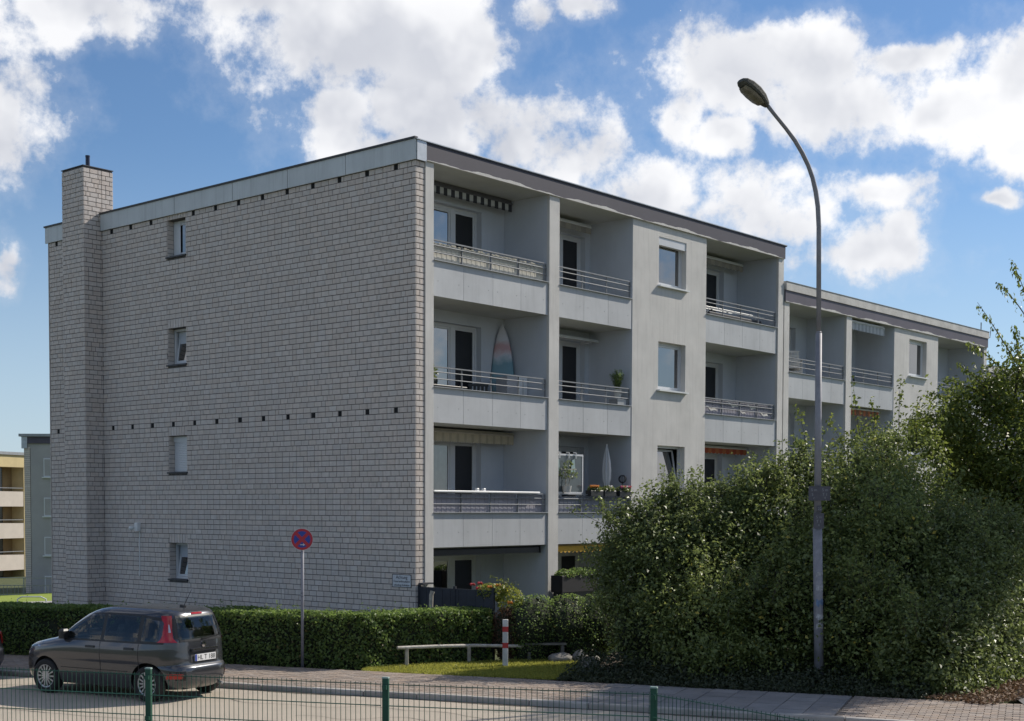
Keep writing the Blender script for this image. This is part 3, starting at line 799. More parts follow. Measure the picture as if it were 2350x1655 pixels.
m_bark = mat('bark', (.09,.07,.055), .9, .25, 14, .5, 40)
m_dark_core = mat('dark inner foliage', (.030,.040,.018), .95, .3, 20, .8, 25)  # dark tone carries the shade inside shrubs and hedges
m_hedge = leaf_mat('privet leaves', (.040,.072,.020), (.215,.305,.080), .48, .42, yellow=(.22,.16,.06), yfrac=.03)
m_bush = leaf_mat('dogwood leaves', (.022,.038,.012), (.255,.310,.095), .42, .36, yellow=(.45,.36,.06), yfrac=.02)
m_bush2 = leaf_mat('glossy leaves', (.020,.035,.012), (.225,.275,.092), .40, .34)
m_tree = leaf_mat('cherry leaves', (.060,.092,.018), (.190,.230,.048), .42, .42, yellow=(.40,.28,.04), yfrac=.015)
m_red = leaf_mat('russet leaves', (.060,.028,.018), (.150,.080,.045), .5, .25)
m_climb = leaf_mat('climber leaves', (.080,.120,.020), (.240,.270,.050), .45, .4, yellow=(.55,.40,.05), yfrac=.08)
m_weed = leaf_mat('weed leaves', (.075,.115,.022), (.200,.240,.055), .45, .4)

# clipped front hedge: along the pavement, then turning towards the facade
def front_hedge():
    t = thing('hedge', 'long clipped green hedge along the pavement below the brick gable', 'hedge', (-3.2, -1.0, 0))
    F = Foliage(21); tw = MB()
    A, Bc, Cc = Vector((-9.6, 12.6, 0)), Vector((-2.95, -1.42, 0)), Vector((-.02, -2.26, 0))
    H = 1.13; W = .95
    for (p, q, dens) in ((A, Bc, 1.0), (Bc, Cc, 1.2)):
        d = (q-p); l = d.length; u = d.normalized(); n = Vector((u.y, -u.x, 0))   # outward, street side
        if n.x > 0: n = -n
        if p == Bc and n.y > 0: n = -n
        inn = -n
        F.boxface(p, d, (0,0,H), n, int(1050*l*H*dens), .068, .08, .13)
        F.boxface(p+Vector((0,0,H)), d, inn*W, (0,0,1), int(1300*l*W*dens), .066, .05, .07, up=.5)
        F.boxface(p+inn*W, d, (0,0,H), inn, int(420*l*H), .06, .05, .05)
        c0 = p+inn*W/2+Vector((0,0,H/2-.03))
        tw.obox(c0+d/2, u, inn, Vector((0,0,1)), l/2-.03, W/2-.13, H/2-.08)  # solid dark box in place of the hedge's shaded inside
        for i in range(int(l*14)):                          # stray shoots on top
            a = rnd.random(); b = rnd.uniform(.05,.9)
            s0 = p+d*a+inn*W*b+Vector((0,0,H-.05)); hh = rnd.uniform(.05,.19)*rnd.choice((.6,.8,1,1.4))
            F.shoot(s0, s0+Vector((rnd.uniform(-.05,.05), rnd.uniform(-.05,.05), hh)), 0, 6, .05, .03, .003)
    F.boxface(Cc, Vector((.43,.9,0))*W, (0,0,H), (.9,-.43,0), 1600, .058)
    F.build(t, m_hedge, ORG[t.name], m_bark)
    tw.build('dark_core', m_dark_core, t)
front_hedge()
def shrub(name, label, cat, loc, els, n, size, m, seed, group=None, shoots=(), shell=.15, stem=True, ph=1.0, asp=.55, amp=.16, leafpart='foliage', zmin=.02, clump=0, core_els=None):
    t = thing(name, label, cat, loc, group)
    F = Foliage(seed)
    F.ellipsoids(els, n, size, shell, ph, asp=asp, amp=amp, zmin=zmin, clump=clump)
    for sh in shoots: F.shoot(*sh)
    if stem:
        for k in range(7):
            e = els[k % len(els)]
            F.st.tube([(loc[0]+rnd.uniform(-.2,.2), loc[1]+rnd.uniform(-.2,.2), 0), ((loc[0]+e[0])/2+rnd.uniform(-.2,.2), (loc[1]+e[1])/2, e[2]*.6), (e[0], e[1], e[2]+e[5]*.4)], [.035,.025,.01], 6)
    F.build(t, m, loc, m_bark, leafpart)
    core(t, core_els or els, m_dark_core, .84 if not core_els else .9, ph)
    return t
shrub('shrub', 'small round russet shrub at the end of the clipped hedge', 'shrub', (.16,-2.46,0), [(.16,-2.46,.62,.30,.32,.56)], 3200, .045, m_red, 31)
shrub('hedge', 'taller dense clipped hedge standing beside the terrace screen', 'hedge', (1.2,-2.9,0),
      [(.75,-2.75,.75,.75,.55,.70), (1.35,-3.15,.75,.75,.6,.70), (1.9,-3.5,.75,.8,.6,.70), (.75,-2.75,.3,.7,.5,.4), (1.6,-3.3,.3,.8,.6,.4)], 11000, .05, m_hedge, 32, amp=.08, shell=.07)
cl = thing('climbing_plant', 'bright yellow-green climber with orange and red blossoms over the terrace screen', 'climbing plant', (.35,-2.25,0))
F = Foliage(33); F.ellipsoids([(.30,-1.95,1.45,.30,.40,.20), (.42,-2.35,1.25,.28,.32,.35), (.40,-2.55,.95,.18,.2,.4)], 2600, .06, .2, 2.0)
for k in range(16): F.shoot((.3,-2.0-.03*k,1.45), (.25+rnd.uniform(-.3,.3), -1.8-rnd.uniform(0,.9), 1.55+rnd.uniform(-.1,.25)), .05, 10, .055, .05, .004)
F.build(cl, m_climb, ORG[cl.name], m_bark)
for k, (x, y, z, c) in enumerate(((.05,-1.62,1.60,'red'), (.08,-1.80,1.63,'red'), (.1,-2.05,1.56,'or'), (.2,-2.52,1.25,'or'), (.12,-1.72,1.52,'red'), (.2,-2.2,1.6,'or'))):
    bl = MB()
    for j in range(7):
        a = j*.9; bl.lathe([(.0,-.02),(.025,-.005),(.03,.012),(.0,.028)], 6, (x+.035*math.cos(a), y+.035*math.sin(a), z+.01*(j%3)))
    bl.build('blossom', mat('red blossom', (.55,.05,.06), .5, .2) if c == 'red' else mat('orange blossom', (.75,.25,.03), .5, .2), cl)

# the big shrubs in front of the facade
SH = []
def shoots_from(els, n, seed, lo=.35, hi=.95, leaves=26, size=.06):
    r = random.Random(seed); out = []
    for _ in range(n):
        e = r.choice(els); th = r.uniform(0, 2*math.pi); ph = r.uniform(0, .95)
        d = Vector((math.sin(ph)*math.cos(th), math.sin(ph)*math.sin(th), math.cos(ph)))
        p = Vector((e[0]+d.x*e[3]*.92, e[1]+d.y*e[4]*.92, e[2]+d.z*e[5]*.92))
        l = r.uniform(lo, hi); q = p+(d+Vector((r.uniform(-.3,.3), r.uniform(-.3,.3), .7))).normalized()*l
        out.append((tuple(p), tuple(q), .05*l, leaves, size, .075, .006))
    return out
G = 'shrubs massed in front of the balcony facade'
e1 = [(1.45,-5.5,2.20,1.05,.95,.95), (2.15,-5.9,2.45,1.1,1.0,1.05), (.90,-5.35,1.70,.85,.8,1.15), (1.3,-5.8,.8,1.2,.9,.9), (2.6,-6.2,2.3,1.1,.9,1.2), (.75,-4.95,2.45,.75,.45,.5), (1.7,-5.4,2.9,.6,.6,.55)]
sh1 = shoots_from(e1, 170, 3, .2, .7, 24, .078)+[((.75,-4.85,2.7), (-.02,-4.2,3.22), .10, 60, .065, .09, .008), ((.8,-4.9,2.8), (.12,-4.35,3.30), .08, 50, .065, .09, .008), ((.5,-4.9,2.2), (.02,-4.45,2.55), .05, 30, .06, .07, .006), ((.3,-5.0,1.5), (-.1,-4.55,1.95), .05, 34, .06, .07, .006), ((.3,-5.0,1.2), (-.15,-4.7,1.5), .05, 30, .06, .07, .006)]
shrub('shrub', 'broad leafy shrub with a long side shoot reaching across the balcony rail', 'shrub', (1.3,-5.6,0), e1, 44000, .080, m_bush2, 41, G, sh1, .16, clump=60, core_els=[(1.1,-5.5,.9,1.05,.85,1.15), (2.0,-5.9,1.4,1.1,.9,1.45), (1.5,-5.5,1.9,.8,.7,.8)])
e2 = [(3.2,-6.5,2.5,1.1,1.0,1.25), (3.95,-6.95,2.8,1.0,1.0,1.25), (2.6,-6.6,1.5,1.2,1.0,1.4), (1.6,-6.5,1.5,1.1,.9,1.35), (.9,-6.7,.95,.9,.8,1.05), (2.9,-6.9,3.1,.7,.6,.6), (4.2,-7.2,3.6,.6,.5,.6), (.30,-6.35,.85,.75,.8,1.0), (.15,-7.3,.8,.75,.8,.95)]
shrub('shrub', 'tall light-tipped shrub in the middle, standing left of the lamp post', 'shrub', (2.6,-6.7,0), e2, 46000, .080, m_bush, 42, G, shoots_from(e2, 190, 5, .2, .75, 24, .078), .16, clump=60, core_els=[(2.2,-6.6,1.0,1.3,.85,1.15), (3.3,-6.8,1.7,1.2,.9,1.6)])
e3 = [(4.5,-8.2,2.6,1.3,1.1,1.35), (5.1,-9.0,2.5,1.2,1.2,1.2), (3.3,-8.3,1.8,1.4,1.1,1.6), (2.2,-8.4,1.5,1.2,1.1,1.45), (2.9,-9.5,1.8,1.2,.9,1.6), (1.6,-9.6,1.05,.8,.8,1.1), (1.3,-8.0,.9,.8,.9,1.0), (3.9,-8.8,3.2,.8,.8,.7), (5.0,-8.4,3.9,.7,.6,.6), (.75,-8.1,.8,.7,.7,1.0), (1.45,-10.2,.8,.8,.7,1.0)]
shrub('shrub', 'largest yellow-tinged shrub mass directly behind the lamp post', 'shrub', (3.4,-8.6,0), e3, 58000, .082, m_bush, 43, G, shoots_from(e3, 230, 6, .2, .75, 24, .080), .16, clump=60, core_els=[(2.8,-8.6,1.1,1.4,1.2,1.25), (4.3,-8.7,1.9,1.3,1.2,1.8)])
e4 = [(5.0,-10.2,2.1,1.2,.95,1.15), (4.3,-10.6,1.4,1.4,.9,1.3), (3.0,-10.9,1.0,1.3,.8,1.05), (1.8,-11.1,.6,.9,.65,.7), (5.6,-10.7,2.0,.9,.65,1.0), (4.9,-11.2,.7,1.1,.5,.7), (3.7,-10.3,2.2,.9,.7,.8), (1.15,-10.9,.6,.7,.6,.7)]
shrub('shrub', 'sunlit shrub at the corner of the driveway with brown litter below', 'shrub', (3.6,-10.8,0), e4, 46000, .082, m_bush2, 44, G, shoots_from(e4, 150, 8, .2, .7, 24, .080), .16, clump=60, core_els=[(3.4,-10.6,1.0,1.5,.65,1.05), (4.9,-10.4,1.6,1.1,.65,1.4)])
# hazel with upright wands behind
hz = thing('shrub', 'loose tall hazel with upright wands in front of the lower block', 'shrub', (5.9,-7.6,0), G)
F = Foliage(51); F.ellipsoids([(5.8,-7.7,4.0,1.0,.9,1.0), (6.3,-8.4,4.1,.9,.8,1.0), (6.0,-8.0,2.2,1.0,.9,1.8)], 9000, .085, .2, 3.0)
for (a, b) in (((5.6,-7.6,4.5),(5.45,-7.45,5.95)), ((5.8,-7.8,4.5),(5.78,-7.70,5.5)), ((6.1,-8.2,4.6),(6.15,-8.2,5.95)), ((6.3,-8.5,4.5),(6.5,-8.5,5.6)), ((5.5,-7.4,4.2),(5.05,-7.1,5.1)), ((5.3,-7.2,3.9),(4.75,-6.8,4.75)), ((4.5,-6.9,4.0),(4.35,-6.75,5.3)), ((6.6,-8.8,4.6),(6.9,-8.9,5.7))):
    F.shoot(a, b, .03, 60, .09, .11, .01, asp=.6)
for k in range(6): F.st.tube([(5.9+rnd.uniform(-.2,.2),-7.6,0),(5.8+rnd.uniform(-.3,.4),-7.8+rnd.uniform(-.3,.2),2.5),(5.8+rnd.uniform(-.4,.6),-7.9+rnd.uniform(-.5,.3),4.6)], [.03,.022,.01], 6)
F.build(hz, m_tree, ORG[hz.name], m_bark)
core(hz, [(6.0,-8.0,2.2,1.0,.9,1.8), (5.9,-7.9,3.7,.8,.7,.9)], m_dark_core, .8, 3.0)

# fruit tree at the right
tr = thing('cherry_tree', 'spreading cherry tree with long drooping leafy branches in front of the lower blocks', 'tree', (9.9,-8.9,0))
F = Foliage(61)
e = [(9.6,-8.8,4.6,1.3,1.2,1.3), (8.9,-8.3,4.9,.9,.9,.7), (9.9,-9.3,5.6,.9,.8,.9), (10.3,-9.0,3.4,1.4,1.5,1.5), (9.2,-9.6,3.7,1.1,1.0,1.0), (10.6,-10.0,4.6,1.2,1.2,1.2), (9.8,-9.6,2.4,1.6,1.3,1.3)]
F.ellipsoids(e, 50000, .11, .25, 4.0, asp=.5, amp=.22, clump=70, cr=.2)
F.ellipsoids([(9.5,-12.7,9.7,1.9,1.6,1.6), (10.9,-12.9,9.2,1.8,1.5,1.5)], 22000, .16, .35, 6.0, asp=.5, amp=.3, clump=110, cr=.3)  # high crown part out of view, added to shade the pavement
for (a, b, n) in (((9.9,-9.2,6.5),(9.24,-8.55,7.86),90), ((10.2,-9.5,7.2),(9.54,-8.86,8.26),80), ((10.1,-9.6,6.9),(9.78,-9.10,8.76),120), ((9.7,-9.1,6.2),(9.06,-8.41,6.94),80), ((9.4,-8.8,5.7),(8.70,-8.05,6.15),80), ((9.2,-8.5,5.2),(8.35,-7.75,5.85),70), ((10.3,-9.9,6.0),(10.2,-9.7,8.3),90), ((9.3,-9.0,5.6),(8.9,-8.3,6.45),70), ((9.9,-9.4,5.9),(9.75,-9.2,7.3),90), ((9.0,-8.3,4.9),(8.2,-7.6,5.35),60)):
    F.shoot(a, b, .10, n, .115, .085, .018, .03, .42)
tk = MB()
tk.tube([(9.9,-8.9,0),(9.95,-8.95,1.2),(9.85,-9.0,2.2)], [.16,.13,.11], 12)
for (a, b, c) in (((9.85,-9.0,2.1),(9.7,-9.0,4.0),(9.9,-9.3,6.6)), ((9.87,-9.0,1.9),(9.2,-8.6,3.6),(9.2,-8.5,5.3)), ((9.87,-9.0,2.0),(10.3,-9.5,4.0),(10.2,-9.6,7.0)), ((9.9,-9.0,1.8),(10.8,-9.6,3.0),(10.9,-10.2,4.6)), ((9.9,-9.0,1.9),(9.4,-9.5,3.0),(9.3,-9.7,4.0)), ((9.9,-9.0,2.0),(10.4,-11.0,4.6),(9.8,-12.6,9.5)), ((9.9,-9.0,1.9),(10.8,-11.2,4.0),(10.9,-12.4,7.6))):
    tk.tube([a, b, c], [.075,.05,.018], 8)
tk.build('trunk', m_bark, tr)
F.build(tr, m_tree, ORG[tr.name], m_bark, 'crown')
core(tr, [(10.3,-9.0,3.0,1.1,1.2,1.2), (9.8,-9.6,2.0,1.2,1.0,1.0)], m_dark_core, .8, 4.0)
bt = thing('tree', 'dark tree standing far behind the cherry tree beside the third block', 'tree', (38,-6,-1))
F = Foliage(62); F.ellipsoids([(38,-6,5.2,2.6,2.6,2.6), (41,-8,4.5,3,3,3.4), (36.5,-7.5,3.8,2.5,2.5,2.8)], 9000, .24, .2, 5.0)
F.build(bt, m_hedge, ORG[bt.name], None, 'crown'); MB().tube([(38,-6,-1),(38,-6,4)], [.3,.15], 10).build('trunk', m_bark, bt)
core(bt, [(38,-6,5.0,2.4,2.4,2.4), (41,-8,4.3,2.8,2.8,3.1), (36.5,-7.5,3.6,2.2,2.2,2.5)], m_dark_core, .9, 5.0)

# weeds, litter and grass
wd = thing('weeds', 'low sunlit weeds along the foot of the corner shrub by the drive', 'weeds', (3.2,-11.55,0))
F = Foliage(71); F.ellipsoids([(2.4,-11.55,.25,.9,.25,.3), (3.6,-11.45,.35,.8,.3,.42), (4.6,-11.4,.45,.9,.35,.5), (5.6,-11.2,.5,.8,.4,.6)], 5200, .075, .25, 1.0, asp=.45)
F.build(wd, m_weed, ORG[wd.name]); wd['kind'] = 'stuff'
lt = Foliage(72); rs = lt.rs; n = 5200
C = np.stack([rs.uniform(.2, 7.0, n), rs.uniform(-12.3, -11.2, n), np.zeros(n)], 1); C[:,1] += -.25*np.exp(-((C[:,0]-1.5)/1.2)**2)+.12*C[:,0]*.6-.15
C[:,2] = .105+np.abs(rs.normal(0,.02,n))
V, Fq = leaf_quads(C, np.array([0,0,1.])+rs.normal(size=(n,3))*.5, rs, np.full(n,.07), .6)
tag(mesh_quads('leaf_litter', V, Fq, leaf_mat('dead leaves', (.09,.05,.03), (.26,.16,.09), .7, .1), None, (1.5,-11.8,0)), 'scattered brown dead leaves under the corner shrub', 'leaf litter', kind='stuff')
# dark weeds in front of the shrubs (around the lamp foot)
F = Foliage(73); n = 16000; rs = F.rs
tt = rs.uniform(4.6, 11.0, n); nn = rs.uniform(2.55, 4.2, n)
P = np.array([K0.x, K0.y])[None]+tt[:,None]*np.array([KD.x, KD.y])+nn[:,None]*np.array([KN.x, KN.y])
hmax = .10+.40*np.clip((nn-2.5)/1.5, 0, 1)
C = np.column_stack([P, .05+hmax*rs.uniform(0, 1, n)])
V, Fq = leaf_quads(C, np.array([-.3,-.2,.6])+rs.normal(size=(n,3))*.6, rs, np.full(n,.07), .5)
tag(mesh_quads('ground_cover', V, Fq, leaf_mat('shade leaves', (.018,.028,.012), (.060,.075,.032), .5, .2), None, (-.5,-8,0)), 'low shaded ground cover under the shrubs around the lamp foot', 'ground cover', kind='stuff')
# grass patch by the striped post
def in_poly(x, y, poly):
    c = np.zeros(len(x), bool); j = len(poly)-1
    for i in range(len(poly)):
        (xi, yi), (xj, yj) = poly[i], poly[j]
        c ^= ((yi > y) != (yj > y)) & (x < (xj-xi)*(y-yi)/(yj-yi+1e-12)+xi); j = i
    return c
GP = [(-3.25,-1.70), (-2.95,-2.75), (-2.35,-4.0), (-1.85,-5.2), (-.9,-5.6), (.0,-5.0), (1.1,-4.0), (1.4,-3.3), (.1,-2.65), (-2.7,-1.35)]
mb = MB(); mb.add([(x, y, .082) for x, y in GP], [tuple(range(len(GP)))])
tag(mb.build('grass_verge', mat('turf', (.14,.17,.035), .95, .25, 6, .6, 60, col2=(.09,.11,.03))), kind='structure')
def blades(name, poly, n, h, z, m, label, org, seed, zf=None):
    rs = np.random.RandomState(seed); xs = [p[0] for p in poly]; ys = [p[1] for p in poly]
    x = rs.uniform(min(xs), max(xs), n*2); y = rs.uniform(min(ys), max(ys), n*2); ok = in_poly(x, y, poly); x, y = x[ok][:n], y[ok][:n]; n = len(x)
    zz = np.full(n, z) if zf is None else zf(x, y)
    C = np.column_stack([x, y, zz]); hh = (h*rs.uniform(.4, 1.2, n))[:,None]; lean = rs.normal(size=(n,3))*.45; lean[:,2] = 1
    a = rs.uniform(0, 6.28, n); W_ = np.column_stack([np.cos(a), np.sin(a), np.zeros(n)])*.007*(h/.05)**.5
    tip = C+unit(lean)*hh; mid = C+unit(lean*np.array([.5,.5,1]))*hh*.55
    V = np.stack([C-W_, C+W_, tip+W_*.1, mid-W_*.8], 1).reshape(-1,3)
    tag(mesh_quads(name, V, np.arange(n*4).reshape(-1,4), m, None, org), label, 'grass', kind='stuff')
m_grass = leaf_mat('grass blades', (.170,.190,.032), (.400,.390,.080), .55, .40)
blades('grass', GP, 30000, .055, .083, m_grass, 'short sunny grass around the red and white striped post', (-1,-3.2,.08), 81)

# ------------------------------------------------------------------ street furniture
m_green = mat('green powder coat', (.020,.095,.062), .45, .12, 6)
m_galv = mat('galvanised pole', (.27,.27,.30), .6, .12, 5, metal=.1, streak=.25)
def fence():
    t = thing('mesh_fence', 'green double-wire mesh fence with square posts between camera and street', 'fence', (-12.4,-11.8,.5))
    D0 = Vector((-1.08, 2.255, 0)); p3 = Vector((-11.36,-13.97,0)); p2 = Vector((-12.47,-11.72,0)); p1 = Vector((-13.52,-9.47,0)); p0 = p1+(p1-p2); pm1 = p0+(p1-p2)
    p4 = p3+Vector((-.36,-1.36,0)).normalized()*2.5
    H, B0 = 1.585, .35
    pts = [pm1, p0, p1, p2, p3, p4]
    for p in pts[1:]:
        d = (p2-p1).normalized(); n = Vector((-d.y, d.x, 0))
        b = MB().bbox(-.03, .03, -.02, .02, 0, H+.03-B0+.12, .004); b.xf(Matrix.Translation((p.x, p.y, B0-.12)) @ Matrix.Rotation(math.atan2(d.y, d.x), 4, 'Z'))
        po = b.build('post', m_green, t)
        b = MB().bbox(-.033, .033, -.023, .023, H+.031, H+.045, .004); b.xf(Matrix.Translation((p.x, p.y, 0)) @ Matrix.Rotation(math.atan2(d.y, d.x), 4, 'Z'))
        b.build('cap', mat('pale cap', (.30,.40,.36), .5), po)
        for z in (H-.05, H-.45, H-.85):
            MB().obox(p-n*.03+Vector((0,0,z)), d, n, (0,0,1), .022, .012, .02).build('clamp', m_green, po)
    ver = {}
    for i in range(5):
        a, b = pts[i], pts[i+1]; d = (b-a); u = d.normalized(); n = Vector((u.y, -u.x, 0)); off = n*.035*(1 if n.dot(Vector((-1,-1,0))) > 0 else -1)
        a = a+u*.035+off; b = b-u*.035+off; l = (b-a).length
        pan = MB().tube([tuple(a+Vector((0,0,H-.02))), tuple(b+Vector((0,0,H-.02)))], .0045, 6).build('panel', m_green, t)
        for k in range(1, 7):
            z = H-.02-.2*k
            w = MB()
            for s_ in (-.006, .006): w.tube([tuple(a+n*s_+Vector((0,0,z))), tuple(b+n*s_+Vector((0,0,z)))], .0042, 5)
            w.build('horizontal_wire', m_green, pan)
        vm = MB().tube([(0,0,B0+.05),(0,0,H)], .0031, 5); me = bpy.data.meshes.new('vertical_wire'); me.from_pydata(vm.v, [], vm.f); me.materials.append(m_green); me.update()
        nn = int(l/.05)
        for k in range(nn+1):
            q = a+u*(l*k/nn); place_mesh(me, 'vertical_wire', (q.x, q.y, 0), pan)
fence()

def lamp():
    L0 = Vector((.69,-9.27,0)); d = Vector((-.93,.36,0)).normalized(); n = Vector((-d.y, d.x, 0))
    t = thing('street_lamp', 'tall grey street lamp with curved arm and cobra head in front of the shrubs', 'street lamp', tuple(L0))
    def P(a, z, o=0): q = L0+d*a+n*o; return (q.x, q.y, z)
    MB().tube([P(0,0), P(.088,2.88)], [.084,.080], 16).tube([P(.088,2.88),P(.089,2.90)], [.080,.06], 16).build('lower_shaft', mat('weathered pole', (.27,.27,.30), .7, .18, 7, streak=.3), t, smooth=True)
    MB().tube([P(.089,2.90), P(.118,6.27)], [.062,.055], 16).tube([P(.118,6.27),P(.119,6.30)], [.055,.042], 16).build('middle_shaft', m_galv, t, smooth=True)
    arm = [P(.119,6.30), P(.147,8.10), P(.175,8.45), P(.225,8.70), P(.30,8.93), P(.40,9.13), P(.53,9.32), P(.70,9.52), P(.90,9.70), P(1.12,9.88), P(1.34,10.06)]
    MB().tube(arm, [.042]+[.041]*3+[.038]*4+[.034]*3, 14).build('arm', m_galv, t, smooth=True)
    # head: lofted along its own axis
    u = (d*.86+Vector((0,0,.50))).normalized(); w = n; v = u.cross(w)
    if v.z < 0: v = -v
    o = Vector(P(1.31,10.03))
    sec = [(0,.045,.05,-.045), (.05,.07,.075,-.05), (.16,.12,.11,-.055), (.32,.155,.125,-.06), (.48,.155,.115,-.06), (.60,.125,.085,-.05), (.655,.085,.045,-.03)]
    mb = MB(); N = 14
    for (s_, hw, top, bot) in sec:
        for k in range(N):
            a = 2*math.pi*k/N; ca, sa = math.cos(a), math.sin(a)
            x = hw*math.copysign(abs(ca)**.7, ca); y = (top if sa > 0 else -bot)*math.copysign(abs(sa)**.7, sa)
            mb.v.append(tuple(o+u*s_+w*x+v*y))
    for i in range(len(sec)-1):
        for k in range(N): mb.f.append((i*N+k, i*N+(k+1)%N, (i+1)*N+(k+1)%N, (i+1)*N+k)); mb.mi.append(0)
    mb.f.append(tuple(range(N))); mb.f.append(tuple((len(sec)-1)*N+k for k in range(N-1,-1,-1))); mb.mi += [0,0]
    hd = mb.build('lamp_head', mat('mossy grey housing', (.050,.049,.040), .8, .3, 30, .5, 60, col2=(.10,.098,.08)), t)
    mb = MB(); N = 14; secb = [(.12,.09), (.22,.13), (.36,.14), (.50,.13), (.58,.09)]
    for (s_, hw) in secb:
        for k in range(7):
            a = math.pi*k/6; mb.v.append(tuple(o+u*s_+w*hw*math.cos(a)-v*(.058+.055*math.sin(a)*hw/.14)))
    for i in range(4):
        for k in range(6): mb.f.append((i*7+k, i*7+k+1, (i+1)*7+k+1, (i+1)*7+k)); mb.mi.append(0)
    mb.build('lamp_lens', mat('old lamp lens', (.22,.205,.16), .25, .2, 8), hd, smooth=True)
    # hydrant plates
    f = Vector((-.62,-.78,0)).normalized(); s_ = Vector((.78,-.62,0))
    pl_m = mat('faded blue-grey plate', (.085,.085,.105), .6, .15, 9); ink = mat('faded lettering', (.26,.27,.29), .6)
    def plate(a, z, hw, hh, rows, off=.088, dx=0):
        c = L0+d*a+f*off+s_*dx+Vector((0,0,z))
        p_ = MB().obox(c, s_, f, (0,0,1), hw, .004, hh).build('number_plate', pl_m, t)
        for (txt, tx, tz, size) in rows:
            q = c+f*.0055+s_*tx+Vector((0,0,tz))
            m_ = Matrix(((s_.x,0,f.x,q.x),(s_.y,0,f.y,q.y),(0,1,0,q.z),(0,0,0,1)))
            text_mb(txt, size, m_).build('lettering', ink, p_)
    plate(.10, 3.48, .100, .125, [('S m', 0, .06, .075), ('5', -.03, -.02, .07), ('r', 0, -.08, .06)], dx=-.102)
    plate(.10, 3.48, .100, .125, [('5 m', 0, .06, .075), ('T 1', 0, -.02, .07), ('4', 0, -.08, .06)], dx=.100)
    plate(.09, 3.21, .045, .045, [('22', 0, 0, .07)], .08)
    plate(.09, 3.00, .095, .135, [('5 m', 0, .065, .07), ('T 1', 0, -.01, .07), ('4', 0, -.075, .06)], .096, -.02)
    for (z, h, c) in ((2.02,.10,(.42,.42,.44)), (1.78,.12,(.45,.46,.50)), (1.52,.13,(.16,.25,.42)), (1.28,.11,(.55,.56,.58)), (1.12,.10,(.46,.46,.47))):
        st = MB(); 
        for k in range(5):
            a0, a1 = -.9+k*.36+rnd.uniform(-.1,.1), -.9+(k+1)*.36
            cc = L0+d*(.03*z)
            def Q(a, zz): q = cc+(f*math.cos(a)+s_*math.sin(a))*.0852; return (q.x, q.y, zz)
            zz0, zz1 = z+rnd.uniform(-.03,.03), z+h*rnd.uniform(.6,1)
            st.add([Q(a0,zz0),Q(a1,zz0),Q(a1,zz1),Q(a0,zz1)], [(0,1,2,3)])
        st.build('torn_sticker', mat('sticker %.2f' % z, c, .7, .25, 25), t)
lamp()

def no_stop_sign():
    x, y = -3.583, -.395
    t = thing('traffic_sign', 'round red and blue no-stopping sign on a slim grey pole by the hedge', 'sign', (x, y, .09))
    MB().tube([(x,y,0), (x+.01,y+.0,2.62)], .030, 12).build('pole', m_galv, t, smooth=True)
    n = Vector((-.66,-.75,0)).normalized(); s_ = Vector((.75,-.66,0)).normalized()
    c = Vector((x,y,2.59))+n*.045
    def disc(r0, r1, off, N=40):
        mb = MB()
        for r in ((r0, r1) if r0 else (r1,)):
            for k in range(N):
                a = 2*math.pi*k/N; mb.v.append(tuple(c+n*off+s_*r*math.cos(a)+Vector((0,0,r*math.sin(a)))))
        if r0:
            for k in range(N): mb.f.append((k, (k+1)%N, N+(k+1)%N, N+k)); mb.mi.append(0)
        else: mb.f.append(tuple(range(N))); mb.mi.append(0)
        return mb
    mred = mat('sign red', (.42,.020,.040), .4, .06); mblue = mat('sign blue', (.020,.050,.30), .4, .06); mwh = mat('sign white rim', (.60,.58,.60), .45)
    b = MB()
    for (r, o_) in ((.0,-.012),(.215,-.012),(.215,0),(.0,0)):
        for k in range(40):
            a = 2*math.pi*k/40; b.v.append(tuple(c+n*o_+s_*r*math.cos(a)+Vector((0,0,r*math.sin(a)))))
    for i in range(3):
        for k in range(40): b.f.append((i*40+k, i*40+(k+1)%40, (i+1)*40+(k+1)%40, (i+1)*40+k)); b.mi.append(0)
    pl = b.build('sign_plate', mwh, t)
    disc(0, .208, .0015).build('red_disc', mred, pl)
    for q in range(4):                                       # blue quarters between the red cross
        mb = MB(); a0, a1 = math.pi/2*q+math.pi/4, math.pi/2*(q+1)+math.pi/4; R_ = .160; g = .032
        mid = (a0+a1)/2; ap = g/math.sin(math.pi/4)
        pts = [(ap*math.cos(mid), ap*math.sin(mid))]
        da = math.asin(g/R_)
        for k in range(11):
            a = a0+da+(a1-a0-2*da)*k/10; pts.append((R_*math.cos(a), R_*math.sin(a)))
        mb.v = [tuple(c+n*.003+s_*px+Vector((0,0,pz))) for px, pz in pts]; mb.f = [tuple(range(len(pts)))]; mb.mi = [0]
        mb.build('blue_field', mblue, pl)
    mb = MB(); ar = [(-.045,-.008),(.015,-.008),(.015,-.028),(.055,.0),(.015,.028),(.015,.008),(-.045,.008)]
    mb.v = [tuple(c+n*.0045+s_*(px+.005)+Vector((0,0,pz-.105))) for px, pz in ar]; mb.f = [tuple(range(7))]; mb.mi = [0]
    mb.build('arrow', mwh, pl)
    for z in (2.5, 2.68): MB().tube([(x,y,z), (x,y,z+.03)], .034, 12).build('bracket', m_dim, t)
    for z in (1.18, 1.46, 1.52): MB().tube([(x,y,z), (x,y,z+.035)], .0315, 12).build('sticker_band', mat('pole sticker', (.25,.26,.30), .7, .3, 30), t)
no_stop_sign()

